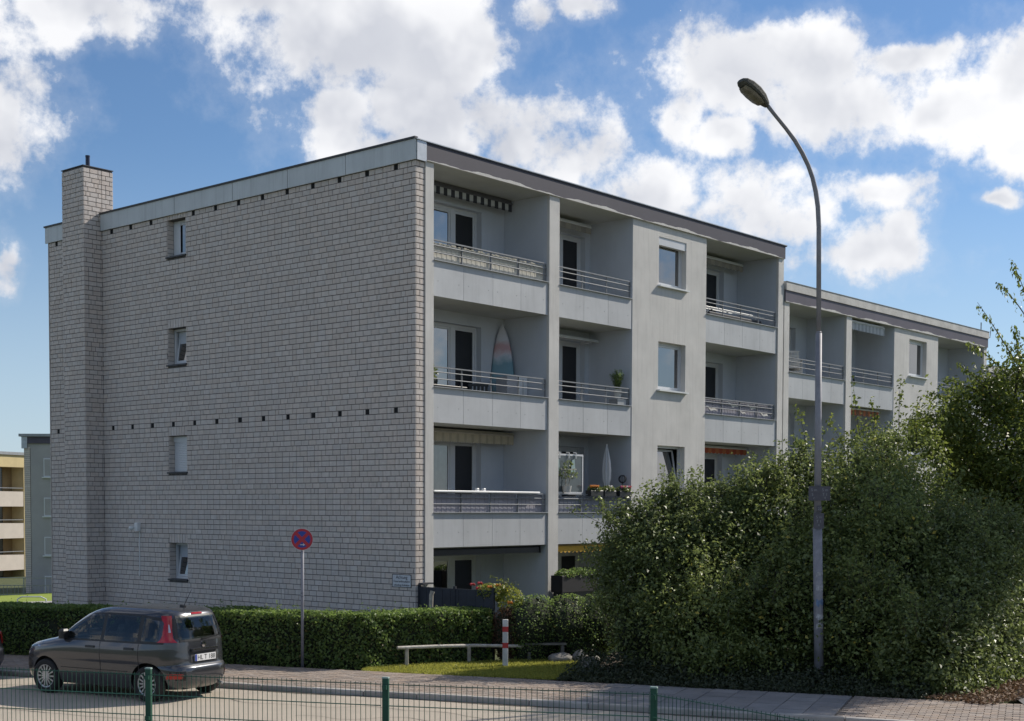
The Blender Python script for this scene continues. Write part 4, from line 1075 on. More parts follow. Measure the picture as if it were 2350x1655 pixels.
def bollard():
    x, y = -.85, -3.29
    t = thing('marker_post', 'white square post with two red bands standing in the grass', 'post', (x, y, .08))
    a = .7; b = MB().bbox(-.055, .055, -.055, .055, 0, .96, .008); b.xf(Matrix.Translation((x, y, .06)) @ Matrix.Rotation(a, 4, 'Z'))
    b.build('shaft', mat('weathered white paint', (.68,.66,.63), .6, .12, 8, .2, 40, streak=.3), t)
    for z in (.40, .72):
        b = MB().box(-.0565, .0565, -.0565, .0565, z, z+.105); b.xf(Matrix.Translation((x, y, .06)) @ Matrix.Rotation(a, 4, 'Z'))
        b.build('red_band', mat('red reflective band', (.50,.030,.030), .45, .1, 9), t)
bollard()
def beam():
    t = thing('timber_rail', 'low bleached timber rail on short posts in front of the hedge', 'rail', (-1.0,-2.2,.05))
    MB().tube([(-2.30,-1.74,.46),(-1.4,-2.02,.445),(-.6,-2.28,.42),(.30,-2.86,.38),(.75,-3.10,.36)], [.033,.036,.034,.032,.03], 9).build('beam', mat('peeling birch rail', (.66,.62,.56), .8, .2, 14, .5, 30, col2=(.42,.37,.31)), t)
    for (x, y) in ((-2.1,-1.80), (-.75,-2.24)): MB().tube([(x,y,0),(x,y,.44)], .04, 9).build('post', m_wood, t)
    t2 = thing('garden_bench', 'small grey plank bench in the shade between the hedges', 'bench', (.55,-3.1,.05))
    MB().obox((.62,-3.12,.43), (.72,-.7,0), (.7,.72,0), (0,0,1), .42, .14, .02).build('seat', mat('grey plank', (.22,.21,.19), .8, .2, 8), t2)
    for s_ in (-1, 1): MB().obox((.62+.25*s_,-3.12-.24*s_,.22), (.72,-.7,0), (.7,.72,0), (0,0,1), .03, .12, .19).build('leg', mat('grey plank', (.22,.21,.19)), t2)
beam()
def rock(label, x, y, a, b, c, seed, col=(.33,.31,.28)):
    r = random.Random(seed); bm = bmesh.new(); bmesh.ops.create_icosphere(bm, subdivisions=3, radius=1)
    for v in bm.verts:
        p = v.co; k = 1+.16*math.sin(2.3*p.x+seed)+.12*math.sin(3.1*p.y-seed*2)+.1*math.sin(4.3*p.z+seed*.7)+r.uniform(-.015,.015)
        v.co = Vector((p.x*a*k, p.y*b*k, p.z*c*k))
    me = bpy.data.meshes.new('boulder'); bm.to_mesh(me); bm.free(); me.polygons.foreach_set('use_smooth', [True]*len(me.polygons))
    me.materials.append(mat('field stone', col, .85, .2, 7, .6, 30)); o = bpy.data.objects.new('boulder', me); COL.objects.link(o); o.location = (x, y, .06+c*.55); o.rotation_euler = (0,0,seed)
    tag(o, label, 'boulder', 'boulders along the grass edge')
rock('long pale grey boulder lying by the shaded hedge', .62, -3.52, .26, .19, .14, 1)
rock('rounded beige boulder at the far end of the row', .98, -3.72, .17, .14, .15, 2, (.42,.36,.30))
rock('small flat stone beside the beige boulder', 1.12, -3.98, .13, .1, .09, 3, (.40,.36,.31))
rock('large shaded grey boulder at the foot of the broad shrub', -.55, -5.15, .25, .20, .24, 4)
rock('tiny pale stone in front of the broad shrub', .05, -4.5, .08, .07, .07, 5, (.42,.40,.36))

# terrace screen, planter
t = thing('terrace_screen', 'dark blue-black slatted terrace screen at the corner of the building', 'screen', (.1,-1.1,0))
m_scr = mat('dark screen', (.022,.028,.042), .7, .2, 6)
for k in range(9):
    y0 = -.02-k*.235
    for j in range(3): MB().box(.085, .115, y0-.228, y0, .08+j*.475, .55+j*.475).build('panel', m_scr, t)
for y in (-.02, -1.07, -2.15): MB().box(.075, .125, y-.03, y+.03, 0, 1.55).build('post', m_scr, t)
MB().box(.06, .40, -.16, -.03, 1.548, 1.585).build('ledge', m_slate, t)
t = thing('planter_box', 'black planter box with trailing ivy on the ground floor terrace', 'planter', (5.1,-.45,1.1))
MB().bbox(4.45, 5.85, -.55, -.20, 1.20, 1.60, .01).build('box', mat('black resin', (.018,.015,.018), .6, .2, 5), t)
MB().box(4.5, 5.8, -.5, -.25, 0, 1.2).build('stand', m_black, t)
F = Foliage(91); F.ellipsoids([(4.75,-.4,1.62,.32,.2,.12), (5.25,-.4,1.64,.35,.2,.13), (5.65,-.4,1.62,.3,.2,.12)], 1500, .07, .2, 1.0, zmin=1.4); F.build(t, m_hedge, ORG[t.name], None, 'ivy')
# wooden stakes and a pale stem by the hedge
t = thing('garden_stake', 'pale wooden stake poking above the hedge by the dark screen', 'stake', (-.5,-.9,0))
MB().tube([(-.5,-.9,0),(-.47,-.92,1.38),(-.44,-.93,1.46)], [.04,.045,.05], 8).build('stake_wood', m_wood, t)

# cabinet at the right edge
t = thing('utility_cabinet', 'dark red utility cabinet with pale grey cap beyond the corner shrub', 'cabinet', (7.05,-11.55,0))
rm = Matrix.Translation((7.05,-11.55,0)) @ Matrix.Rotation(-.35, 4, 'Z')
b = MB().bbox(-.45, .45, -.2, .2, .05, .86, .02); b.xf(rm); b.build('body', mat('dull maroon', (.13,.035,.055), .6, .15, 5), t)
b = MB().bbox(-.5, .5, -.24, .24, .86, .97, .03); b.xf(rm); b.build('cap', mat('pale concrete cap', (.42,.41,.41), .8, .12, 6), t)
b = MB().box(-.46, -.30, -.215, .215, .05, .86); b.xf(rm); b.build('end_plate', mat('pale concrete cap', (.42,.41,.41)), t)
# antenna behind the third block
t = thing('antenna', 'thin roof antenna mast with short side arms above the third block', 'antenna', (38.0,2.8,8.5))
mast = Vector((38.0,2.8,0))
MB().tube([(38.0,2.8,8.4),(38.0,2.8,11.3)], .025, 6).build('mast', m_dim, t)
for z in (10.65, 9.3): MB().tube([(38.0,2.8,z),(38.25,2.5,z),(38.27,2.48,z+.3)], .018, 6).build('arm', m_dim, t)

# left background: path, railing, bicycle hoop
mb = MB(); mb.add([(9.0,37.2,-1.19),(15.5,30,-.82),(18,32.5,-.96),(11.5,40,-1.34)], [(0,1,2,3)])
tag(mb.build('path', m_concrete), kind='structure')
LP = [(8,37.8),(26.5,70),(34,60),(15,32)]
mb = MB(); 
for i in range(9):
    for j in range(5):
        u_, v_ = i/8, j/4; a = np.array(LP, float); q = (a[0]*(1-v_)+a[3]*v_)*(1-u_)+(a[1]*(1-v_)+a[2]*v_)*u_; mb.v.append((q[0], q[1], ground_z(q[0], q[1])+.06))
for i in range(8):
    for j in range(4): mb.f.append((i*5+j, i*5+j+1, (i+1)*5+j+1, (i+1)*5+j)); mb.mi.append(0)
tag(mb.build('lawn', mat('mown lawn', (.27,.33,.035), .95, .12, .25, .4, 20, col2=(.20,.26,.03))), kind='structure')
def far_rail():
    a, b = Vector((24.0,66.4,-2.75)), Vector((30.5,59.0,-2.75)); d = b-a; u = d.normalized()
    t = thing('railing', 'grey tubular railing between the far lawn and the distant blocks', 'railing', tuple((a+b)/2))
    for z in (1.25, .75, .12): MB().tube([tuple(a+Vector((0,0,z))), tuple(b+Vector((0,0,z)))], .03, 6).build('rail', m_rail, t)
    for k in range(5): p = a+d*k/4; MB().tube([tuple(p), tuple(p+Vector((0,0,1.25)))], .045, 6).build('post', m_rail, t)
    for k in range(40): p = a+d*(k+.5)/40; MB().tube([tuple(p+Vector((0,0,.12))), tuple(p+Vector((0,0,.75)))], .016, 5).build('bar', m_rail, t)
far_rail()
t = thing('bicycle_hoop', 'low white tubular bicycle hoop beside the far path', 'bicycle stand', (10.4,33.4,-1.1))
MB().tube([(10.05,33.8,-1.2),(10.07,33.78,-.78),(10.2,33.65,-.68),(10.75,33.05,-.68),(10.9,32.88,-.78),(10.92,32.86,-1.2)], .03, 8).build('tube_frame', m_white, t)

# ------------------------------------------------------------------ cars
def interp(xs, ys):
    xs, ys = np.array(xs), np.array(ys)
    return lambda z: float(np.interp(z, xs, ys))
class Body:
    def __init__(s, Z, XF, XR, W, n=5.0):
        s.Z, s.xf, s.xr, s.w, s.n = Z, interp(Z, XF), interp(Z, XR), interp(Z, W), n
    def prm(s, z): f, r = s.xf(z), s.xr(z); return (f+r)/2, (f-r)/2, s.w(z)
    def ring(s, z, N=112):
        xc, a, w = s.prm(z); out = []
        for k in range(N):
            th = 2*math.pi*k/N; c, q = math.cos(th), math.sin(th)
            out.append((xc+a*math.copysign(abs(c)**(2/s.n), c), w*math.copysign(abs(q)**(2/s.n), q), z))
        return out
    def side(s, x, z, off, sg):
        xc, a, w = s.prm(z); k = min(.999, abs((x-xc)/a)); return (x, sg*(w*(1-k**s.n)**(1/s.n)+off), z)
    def rear(s, y, z, off):
        xc, a, w = s.prm(z); k = min(.999, abs(y/w)); return (xc-a*(1-k**s.n)**(1/s.n)-off, y, z)
    def corner(s, f, z, xs, ys, off, sg):
        xc, a, w = s.prm(z); k1 = min(.9999, max(.01, (xc-xs)/a)); k2 = min(.9999, ys/w)
        t1 = math.acos(k1**(s.n/2)); t2 = math.asin(k2**(s.n/2)); th = t1+(t2-t1)*f
        c, q = math.cos(th), math.sin(th); nx, ny = -(c**(2-2/s.n)), q**(2-2/s.n); l = math.hypot(nx, ny)+1e-9
        return (xc-a*c**(2/s.n)+off*nx/l, sg*(w*q**(2/s.n)+off*ny/l), z)
def patch(fn, nu, nv):
    mb = MB()
    for i in range(nu+1):
        for j in range(nv+1): mb.v.append(fn(i/nu, j/nv))
    for i in range(nu):
        for j in range(nv): mb.f.append((i*(nv+1)+j, (i+1)*(nv+1)+j, (i+1)*(nv+1)+j+1, i*(nv+1)+j+1)); mb.mi.append(0)
    return mb
def strip_side(B, x0, x1, zlo, zhi, off, sg, nu=14, nv=8):
    return patch(lambda u, v: B.side(x0+(x1-x0)*u, zlo(x0+(x1-x0)*u)*(1-v)+zhi(x0+(x1-x0)*u)*v, off, sg), nu, nv)
def clear_glass():
    if 'clear car glass' in MATS: return MATS['clear car glass']
    m = bpy.data.materials.new('clear car glass'); m.use_nodes = True; MATS['clear car glass'] = m; t = NT(m.node_tree); out = t.n['Material Output']
    tr = t.add('ShaderNodeBsdfTransparent'); tr.inputs['Color'].default_value = (.52,.58,.57,1)
    gl = t.add('ShaderNodeBsdfGlossy'); gl.inputs['Roughness'].default_value = .02
    fr = t.add('ShaderNodeLayerWeight'); fr.inputs['Blend'].default_value = .5
    fz = t.m('MULTIPLY_ADD', t.m('POWER', fr.outputs['Facing'], 4.0), .8, .07)
    mx = t.add('ShaderNodeMixShader'); t.l.new(fz, mx.inputs[0]); t.l.new(tr.outputs[0], mx.inputs[1]); t.l.new(gl.outputs[0], mx.inputs[2]); t.l.new(mx.outputs[0], out.inputs[0])
    return m
def car(label, loc, heading, paint, plate, sedan=False, group='cars parked along the kerb'):
    t = thing('parked_car', label, 'car', loc, group, heading, True)
    if not sedan:
        Z =  [.20,.27,.36,.45,.56,.60,.64,.72,.80,.86,.92,.96,1.0,1.08,1.2,1.3,1.38,1.44,1.48,1.51,1.53,1.545,1.55]
        XF = [2.90,2.98,3.02,3.03,3.02,3.01,3.0,2.97,2.90,2.76,2.50,2.30,2.18,2.07,1.90,1.74,1.60,1.46,1.34,1.20,1.02,.80,.62]
        XR = [-.50,-.58,-.625,-.635,-.625,-.585,-.575,-.57,-.56,-.555,-.55,-.545,-.54,-.52,-.49,-.455,-.425,-.395,-.35,-.27,-.14,.05,.25]
        W =  [.72,.765,.785,.795,.80,.80,.81,.82,.82,.815,.80,.79,.78,.76,.725,.695,.67,.645,.61,.56,.48,.36,.22]
    else:
        Z =  [.20,.27,.36,.45,.56,.60,.64,.72,.80,.86,.92,.96,1.0,1.08,1.2,1.3,1.36,1.40,1.42,1.43]
        XF = [3.2,3.28,3.32,3.33,3.32,3.31,3.3,3.25,3.1,2.9,2.6,2.4,2.2,2.0,1.8,1.6,1.4,1.25,1.05,.9]
        XR = [-.85,-.93,-.98,-.99,-.98,-.95,-.94,-.93,-.91,-.90,-.87,-.78,-.55,-.35,-.15,.0,.1,.2,.35,.5]
        W =  [.76,.81,.84,.85,.86,.86,.86,.865,.86,.85,.84,.82,.79,.76,.71,.66,.62,.55,.45,.3]
    B = Body(Z, XF, XR, W, 4.5)
    zs = []
    for i in range(len(Z)-1): zs += [Z[i], (Z[i]+Z[i+1])/2]
    zs.append(Z[-1]); N = 112; mb = MB()
    for z in zs: mb.v += B.ring(z, N)
    for i in range(len(zs)-1):
        for k in range(N): mb.f.append((i*N+k, i*N+(k+1)%N, (i+1)*N+(k+1)%N, (i+1)*N+k)); mb.mi.append(0)
    mb.f.append(tuple(range(N-1,-1,-1))); mb.f.append(tuple((len(zs)-1)*N+k for k in range(N))); mb.mi += [0,0]
    wb = 2.30 if not sedan else 2.55
    body = mb.build('body', [paint, m_black], t, smooth=True)
    cut_ = MB()
    for x in (0, wb):
        for sg in (-1, 1): cut_.lathe([(.0,sg*.60),(.345,sg*.60),(.345,sg*1.2),(.0,sg*1.2)] if sg > 0 else [(.0,sg*1.2),(.345,sg*1.2),(.345,sg*.60),(.0,sg*.60)], 32, (x, 0, .30), 'y')
    co = cut_.build('cutter', [m_black, m_black], None)
    bm = bmesh.new(); bm.from_mesh(co.data); bmesh.ops.remove_doubles(bm, verts=bm.verts, dist=1e-5); bmesh.ops.recalc_face_normals(bm, faces=bm.faces); bm.to_mesh(co.data); bm.free()
    body.parent = None; cutters = [co]
    if not sedan:
        B2 = Body(Z, [x-.07 for x in XF], [x+.06 for x in XR], [x-.055 for x in W], 4.5); cz = [.70,.78,.86,.94,1.0,1.1,1.2,1.3,1.38,1.44,1.475]; N2 = 64
        cv = MB()
        for z in cz: cv.v += [(min(x, 2.0), y, zz) for x, y, zz in B2.ring(z, N2)]
        for i in range(len(cz)-1):
            for k in range(N2): cv.f.append((i*N2+k, i*N2+(k+1)%N2, (i+1)*N2+(k+1)%N2, (i+1)*N2+k)); cv.mi.append(0)
        cv.f.append(tuple(range(N2-1,-1,-1))); cv.f.append(tuple((len(cz)-1)*N2+k for k in range(N2))); cv.mi += [0,0]
        cutters.append(cv.build('cutter', [m_black, m_black], None))
        for poly in ([(1.02,1.0),(1.96,1.0),(1.64,1.17),(1.44,1.275),(1.21,1.38),(1.02,1.39)], [(.22,1.0),(.91,1.0),(.91,1.39),(.22,1.39)], [(-.17,1.015),(.10,1.015),(.10,1.375),(-.04,1.345),(-.17,1.25)]):
            pb = MB().prism([(x, -1.2, z) for x, z in poly], (0, 2.4, 0)); cutters.append(pb.build('cutter', [m_black, m_black], None))
        pb = MB().prism([(-.9,-.50,1.05),(-.9,.50,1.05),(-.9,.46,1.37),(-.9,-.46,1.37)], (.75, 0, 0)); cutters.append(pb.build('cutter', [m_black, m_black], None))
        pb = MB().prism([(3.0,-.52,1.06),(3.0,.52,1.06),(3.0,.46,1.36),(3.0,-.46,1.36)], (-1.6, 0, 0)); cutters.append(pb.build('cutter', [m_black, m_black], None))
    for cc in cutters[1:]:
        bm = bmesh.new(); bm.from_mesh(cc.data); bmesh.ops.recalc_face_normals(bm, faces=bm.faces); bm.to_mesh(cc.data); bm.free()
    for cc in cutters:
        md = body.modifiers.new('b', 'BOOLEAN'); md.object = cc; md.operation = 'DIFFERENCE'; md.solver = 'EXACT'
        try: md.material_mode = 'TRANSFER'
        except Exception: pass
    dg = bpy.context.evaluated_depsgraph_get(); me = bpy.data.meshes.new_from_object(body.evaluated_get(dg))
    body.modifiers.clear(); body.data = me; body.parent = t
    for cc in cutters: bpy.data.objects.remove(cc)
    me.polygons.foreach_set('use_smooth', [True]*len(me.polygons))
    try:
        bm = bmesh.new(); bm.from_mesh(me)
        for e in bm.edges:
            if len(e.link_faces) == 2 and e.calc_face_angle(0) > .7: e.smooth = False
        bm.to_mesh(me); bm.free()
    except Exception: pass
    c = lambda v: (lambda x: v)
    mg = clear_glass()
    red = mat('tail lamp red', (.42,.012,.018), .12, .15, 12, coat=.6)
    sil = mat('wheel silver', (.50,.51,.53), .32, .08, 9, metal=.7)
    tyre = mat('tyre rubber', (.020,.020,.021), .8, .2, 30)
    for sg in (-1, 1):
        if not sedan:
            top = interp([-.36,-.25,.2,.9,1.28,1.50,1.72,2.10], [1.30,1.38,1.43,1.44,1.42,1.32,1.20,.985])
            strip_side(B, -.30, 2.06, c(.955), c(1.0), .003, sg, 40, 1).build('window_surround', m_black, body)
            strip_side(B, -.24, 1.30, lambda x: top(x)-.05, top, .003, sg, 30, 1).build('window_surround', m_black, body)
            strip_side(B, 1.30, 2.06, lambda x: top(x)-.06, top, .003, sg, 20, 1).build('window_surround', m_black, body)
            strip_side(B, .915, 1.015, c(.955), c(1.43), .004, sg, 2, 8).build('door_pillar', m_black, body)
            strip_side(B, .105, .215, c(.955), c(1.43), .004, sg, 2, 8).build('door_pillar', m_black, body)
            tf = interp([.99,1.22,1.46,1.66,2.02], [1.405,1.395,1.29,1.18,.995])
            strip_side(B, 1.0, 2.0, c(.985), tf, .007, sg, 20, 6).build('window', mg, body)
            strip_side(B, .20, .93, c(.985), c(1.405), .007, sg, 14, 6).build('window', mg, body)
            tq = interp([-.24,-.05,.12], [1.22,1.36,1.39])
            strip_side(B, -.20, .12, c(1.0), tq, .007, sg, 8, 6).build('window', mg, body)
            xs0, lo, hi = -.30, .985, 1.42
            ys = interp([.985,1.05,1.2,1.42], [.56,.60,.58,.52]); xs_ = interp([.985,1.03,1.1,1.3,1.36,1.42], [-.18,-.24,-.26,-.25,-.20,-.18])
            patch(lambda u, v: B.corner(u, lo+(hi-lo)*v, xs_(lo+(hi-lo)*v), ys(lo+(hi-lo)*v), .012, sg), 10, 14).build('tail_light', red, t)
            patch(lambda u, v: B.corner(.38+.34*u, 1.15+.13*v, -.3, .58, .016, sg), 6, 6).build('pale_lamp_patch', mat('pale blue lamp face', (.45,.50,.62), .15), t)  # pale blue patch painting a reflection on the tail light
            patch(lambda u, v: B.rear(sg*(.53+.16*u), .385+.085*v, .006), 4, 4).build('reflector', mat('reflector red', (.45,.03,.02), .3), t)
            patch(lambda u, v: B.rear(sg*(.48+.25*u), .36+.15*v, .003), 4, 4).build('reflector_recess', m_black, t)
            strip_side(B, .40, 1.92, c(.475), c(.487), .002, sg, 20, 1).build('door_seam', m_black, body)
            for x in (.16, 1.0): strip_side(B, x, x+.012, c(.30), c(.95), .002, sg, 1, 10).build('door_seam', m_black, body)
            for x in (.26, 1.12): strip_side(B, x, x+.20, c(.845), c(.885), .014, sg, 4, 2).build('door_handle', m_black, body)
            strip_side(B, 2.42, 2.50, c(.80), c(.825), .004, sg, 3, 2).build('side_indicator', mat('pale blue lamp face', (.45,.50,.62)), body)
            mm = MB().bbox(1.78, 1.90, .69 if sg > 0 else -.89, .89 if sg > 0 else -.69, .97, 1.13, .035).build('door_mirror', m_black, t)
            patch(lambda u, v: B.corner(u*.9, .70+.16*v, 5.5, .3, .0, sg), 1, 1)
        else:
            strip_side(B, -.1, 1.9, c(1.0), interp([-.1,.2,.6,1.3,1.9], [1.06,1.3,1.36,1.34,1.04]), .004, sg, 24, 6).build('window', mg, body)
            patch(lambda u, v: B.corner(u, .68+.22*v, -.62+.1*v, .50, .012, sg), 10, 8).build('tail_light', red, t)
            patch(lambda u, v: B.corner(.3+.3*u, .70+.07*v, -.6, .50, .016, sg), 6, 4).build('pale_lamp_patch', mat('pale blue lamp face', (.45,.50,.62)), t)  # same pale patch on the saloon's tail light
    if not sedan:
        for (y0, y1, z0, z1) in ((-.60,.60,.985,1.05), (-.56,.56,1.37,1.42), (-.585,-.49,1.04,1.38), (.49,.585,1.04,1.38)):
            patch(lambda u, v: B.rear(y0+(y1-y0)*u, z0+(z1-z0)*v, .003), 14, 3).build('rear_window_surround', m_black, body)
        patch(lambda u, v: (lambda q: (2*B.prm(q[2])[0]-q[0], q[1], q[2]))(B.rear((-.56+1.12*u)*(1-.12*v), 1.03+.36*v, .006)), 20, 8).build('windscreen', mg, body)
        st_m = mat('grey seat cloth', (.075,.078,.09), .9, .2, 12)
        for y in (-.36, .36):
            MB().bbox(.86, 1.40, y-.24, y+.24, .70, .78, .03).build('seat', st_m, t)
            sb = MB().bbox(-.06, .06, -.23, .23, 0, .50, .04); sb.xf(Matrix.Translation((.88, y, .76)) @ Matrix.Rotation(-.25, 4, 'Y')); sb.build('seat_back', st_m, t)
            hb_ = MB().bbox(-.045, .045, -.12, .12, 0, .16, .03); hb_.xf(Matrix.Translation((.74, y, 1.22)) @ Matrix.Rotation(-.2, 4, 'Y')); hb_.build('headrest', st_m, t)
            hb_ = MB().bbox(-.04, .04, -.11, .11, 0, .13, .03); hb_.xf(Matrix.Translation((-.08, y, 1.12))); hb_.build('headrest', st_m, t)
        sb = MB().bbox(-.06, .06, -.55, .55, 0, .40, .04); sb.xf(Matrix.Translation((.0, 0, .74)) @ Matrix.Rotation(-.2, 4, 'Y')); sb.build('rear_bench', st_m, t)
        MB().tube([(1.52+.07*math.sin(a), .36+.17*math.cos(a), 1.02+.16*math.sin(a)) for a in [2*math.pi*i/20 for i in range(21)]], .014, 6, cap=False).build('steering_wheel', m_black, t)
        MB().bbox(1.66, 1.98, -.66, .66, .72, 1.0, .04).build('dashboard', m_black, t)
        patch(lambda u, v: B.rear((-.535+1.07*u)*(1-.09*v), 1.03+.36*v, .007), 20, 8).build('rear_window', mg, body)
        patch(lambda u, v: B.rear(-.13+.26*u, 1.425+.03*v, .012), 6, 2).build('brake_light', red, body)
        patch(lambda u, v: B.rear(-.74+1.48*u, .588+.012*v, .002), 30, 1).build('bumper_seam', m_black, body)
        patch(lambda u, v: B.rear(-.33+.66*u, .64+.20*v, .002), 12, 4).build('plate_recess_shade', mat('shaded recess', (.03,.03,.032), .6), body)  # flat dark patch, the shade of the plate recess put into its colour
        hb = MB(); hb.obox((B.rear(0,.845,.02)[0], 0, .845), (0,1,0), (1,0,0), (0,0,1), .33, .022, .024); hb.build('boot_handle', paint, body)
        tr_ = MB(); tr_.obox((B.rear(0,.865,.03)[0]-.012, 0, .86), (0,1,0), (1,0,0), (0,0,1), .31, .004, .009); tr_.build('chrome_strip', mat('chrome', (.75,.75,.76), .15, .03, metal=1.0), body)
        em = MB(); 
        for (r, o_) in ((.0,.0),(.05,.002),(.052,.012),(.0,.016)):
            for k in range(20): a = 2*math.pi*k/20; em.v.append((B.rear(0,.93,.002)[0]-o_, r*math.cos(a), .925+r*math.sin(a)))
        for i in range(3):
            for k in range(20): em.f.append((i*20+k, i*20+(k+1)%20, (i+1)*20+(k+1)%20, (i+1)*20+k)); em.mi.append(0)
        em.build('emblem', mat('chrome', (.75,.75,.76)), body)
        xp = B.rear(0,.71,.012)[0]
        pl = MB(); pl.obox((xp-.006, 0, .715), (0,1,0), (1,0,0), (0,0,1), .26, .005, .056); pl = pl.build('number_plate', mat('plate white', (.72,.72,.72), .4, .03), t)
        b = MB(); b.obox((xp-.0118, .237, .715), (0,1,0), (1,0,0), (0,0,1), .021, .0006, .054); b.build('blue_band', mat('plate blue', (.02,.05,.35), .4), pl)
        TMx = Matrix(((0,0,-1,xp-.0125),(-1,0,0,-.02),(0,1,0,.712),(0,0,0,1)))
        text_mb(plate, .115, TMx).build('lettering', m_black, pl)
        wp = MB().bar((B.rear(.04,1.03,.02)[0], .04, 1.02), (B.rear(-.42,1.06,.02)[0], -.42, 1.05), .012, .02); wp.build('wiper', m_black, t)
        MB().tube([(-.12,0,1.53),(-.30,0,1.83)], [.007,.003], 6).bar((-.16,0,1.535),(-.06,0,1.55),.05,.03).build('aerial', m_black, t)
        MB().box(-.5,-.2,-.45,.45,.20,.27).box(.3,1.9,-.5,.5,.17,.24).build('underbody', m_black, t)
        ex = MB().tube([(-.45,-.42,.24),(-.60,-.42,.235)], .025, 10); ex.build('exhaust', m_dim, t)
    else:
        patch(lambda u, v: B.rear(-.55+1.1*u, 1.02+.28*v, .006), 20, 6).build('rear_window', mg, body)
        MB().box(-.6,2.9,-.6,.6,.17,.24).build('underbody', m_black, t)
    for x in (0, wb):
        for sg in (-1, 1):
            y0 = sg*.70; prof = [(.20,-.085),(.25,-.092),(.283,-.085),(.295,-.06),(.295,.06),(.283,.085),(.25,.092),(.20,.085)]
            w_ = MB().lathe(prof, 32, (x, y0, .295), 'y').build('wheel', tyre, t, smooth=True)
            rim = MB().lathe([(.205,-.07),(.205,.07)], 28, (x, y0, .295), 'y')
            o_ = y0+sg*.07
            rim.lathe([(.182,0),(.205,.006),(.205,-.006)] , 28, (x, o_, .295), 'y'); rim.lathe([(.0,.010),(.05,.012),(.058,0)], 20, (x, o_, .295), 'y')
            for k in range(14):
                a = 2*math.pi*k/14; p0 = Vector((x+.05*math.cos(a), o_, .295+.05*math.sin(a))); p1 = Vector((x+.192*math.cos(a), o_, .295+.192*math.sin(a)))
                rim.obox((p0+p1)/2, p1-p0, Vector((0,1,0)), (p1-p0).cross(Vector((0,1,0))), .072, .008, .012)
            rim.build('rim', sil, w_)
            MB().lathe([(.0,0),(.19,0)], 20, (x, y0+sg*.045, .295), 'y').build('brake_shade', m_black, w_)
    return t
p_grey = mat('dark grey metallic paint', (.058,.061,.071), .26, .06, 40, metal=.5, coat=1.0)
p_navy = mat('navy metallic paint', (.022,.024,.034), .30, .06, 40, metal=.4, coat=1.0)
car('dark grey hatchback with tall red tail lights parked by the hedge', (-7.40,-1.59,0), R(102.5), p_grey, 'HL T 188')
car('dark navy saloon parked ahead of the grey hatchback', (-8.96,3.44,0), R(108), p_navy, '', True)

# ------------------------------------------------------------------ awnings and things on the balconies
def awning(label, x0, x1, y, zt, zb, mats, pitch, scallop, cas=None, cas_h=.09, wall_y=1.4, long_alt=0.0):
    t = thing('awning', label, 'awning', ((x0+x1)/2, wall_y, zt), 'rolled-in balcony awnings')
    cas = cas or m_frame
    MB().box(x0, x1, y, wall_y-.004, zt, zt+cas_h).build('cassette', cas, t)
    MB().tube([(x0, y-.01, zt-.005), (x1, y-.01, zt-.005)], .025, 8).build('front_bar', cas, t)
    va = MB(); n = max(2, int(round((x1-x0)/pitch))); w = (x1-x0)/n
    for k in range(n):
        a, b = x0+k*w, x0+(k+1)*w; zz = zb+(long_alt if k % 2 else 0)
        m_i = k % len(mats)
        if scallop == 'round': low = [(a+w*i/4, zz+.03*(abs(i/4-.5)*2)**2) for i in range(5)]
        elif scallop == 'zig': low = [(a, zz+.05), (a+w/2, zz), (b, zz+.05)]
        else: low = [(a, zz), (b, zz)]
        pts = [(b-.001, zt-.005), (a+.001, zt-.005)]+low
        va.v += [(p, y-.012+.004*math.sin(p*9), q) for p, q in pts]; c = len(va.v); va.f.append(tuple(range(c-len(pts), c))); va.mi.append(m_i)
        va.v += [(p, y-.006+.004*math.sin(p*9), q) for p, q in pts]; c = len(va.v); va.f.append(tuple(range(c-1, c-len(pts)-1, -1))); va.mi.append(m_i)
    va.build('valance', mats, t)
    for x in (x0+.25, x1-.25): MB().box(x-.03, x+.03, y+.05, wall_y-.003, zt-.06, zt-.002).build('bracket', cas, t)
    return t
cl_dark = mat('dark canvas', (.045,.047,.06), .9, .1, 8); cl_white = mat('white canvas', (.55,.56,.57), .9, .06, 8)
cl_cream = mat('cream canvas', (.50,.44,.33), .9, .08, 8); cl_cream2 = mat('cream canvas stripe', (.40,.35,.27), .9, .08, 8)  # two cream tones for the valance stripes
cl_beige = mat('beige canvas', (.34,.31,.27), .9, .1, 6); cl_beige2 = mat('beige canvas dark', (.27,.25,.23), .9, .1, 6)
cl_yel = mat('yellow canvas', (.72,.42,.06), .85, .08, 8); cl_red = mat('red canvas', (.42,.085,.045), .9, .1, 8); cl_or = mat('orange canvas', (.50,.16,.07), .9, .1, 8)
cas_dk = mat('charcoal cassette', (.020,.021,.026), .5, .15, 6)
awning('dark awning with black and white striped valance on the top corner balcony', 1.0, 4.46, 1.08, 10.60, 10.40, [cl_dark, cl_white], .13, 'flat', mat('grey cassette', (.12,.12,.14), .6), .085, long_alt=.035)
awning('cream scalloped awning above the corner balcony with grey screens', 1.0, 4.44, .98, 4.98, 4.74, [cl_cream, cl_cream2, cl_cream], .085, 'round', mat('cream cassette', (.45,.41,.35), .6), .06)
awning('beige awning with white bar over the narrow top balcony', 5.3, 7.66, 1.08, 10.52, 10.34, [cl_beige, cl_beige2], .22, 'flat', None, .05)
awning('plain white awning cassette over the narrow balcony with the grass pot', 5.3, 7.93, 1.02, 7.58, 7.54, [cl_beige], .5, 'flat', None, .045)
awning('yellow zigzag awning over the ground floor terrace behind the shrub', 4.98, 8.0, .10, 2.305, 2.11, [cl_yel], .155, 'zig', mat('ochre cassette', (.35,.22,.05), .6), .02, wall_y=.35)
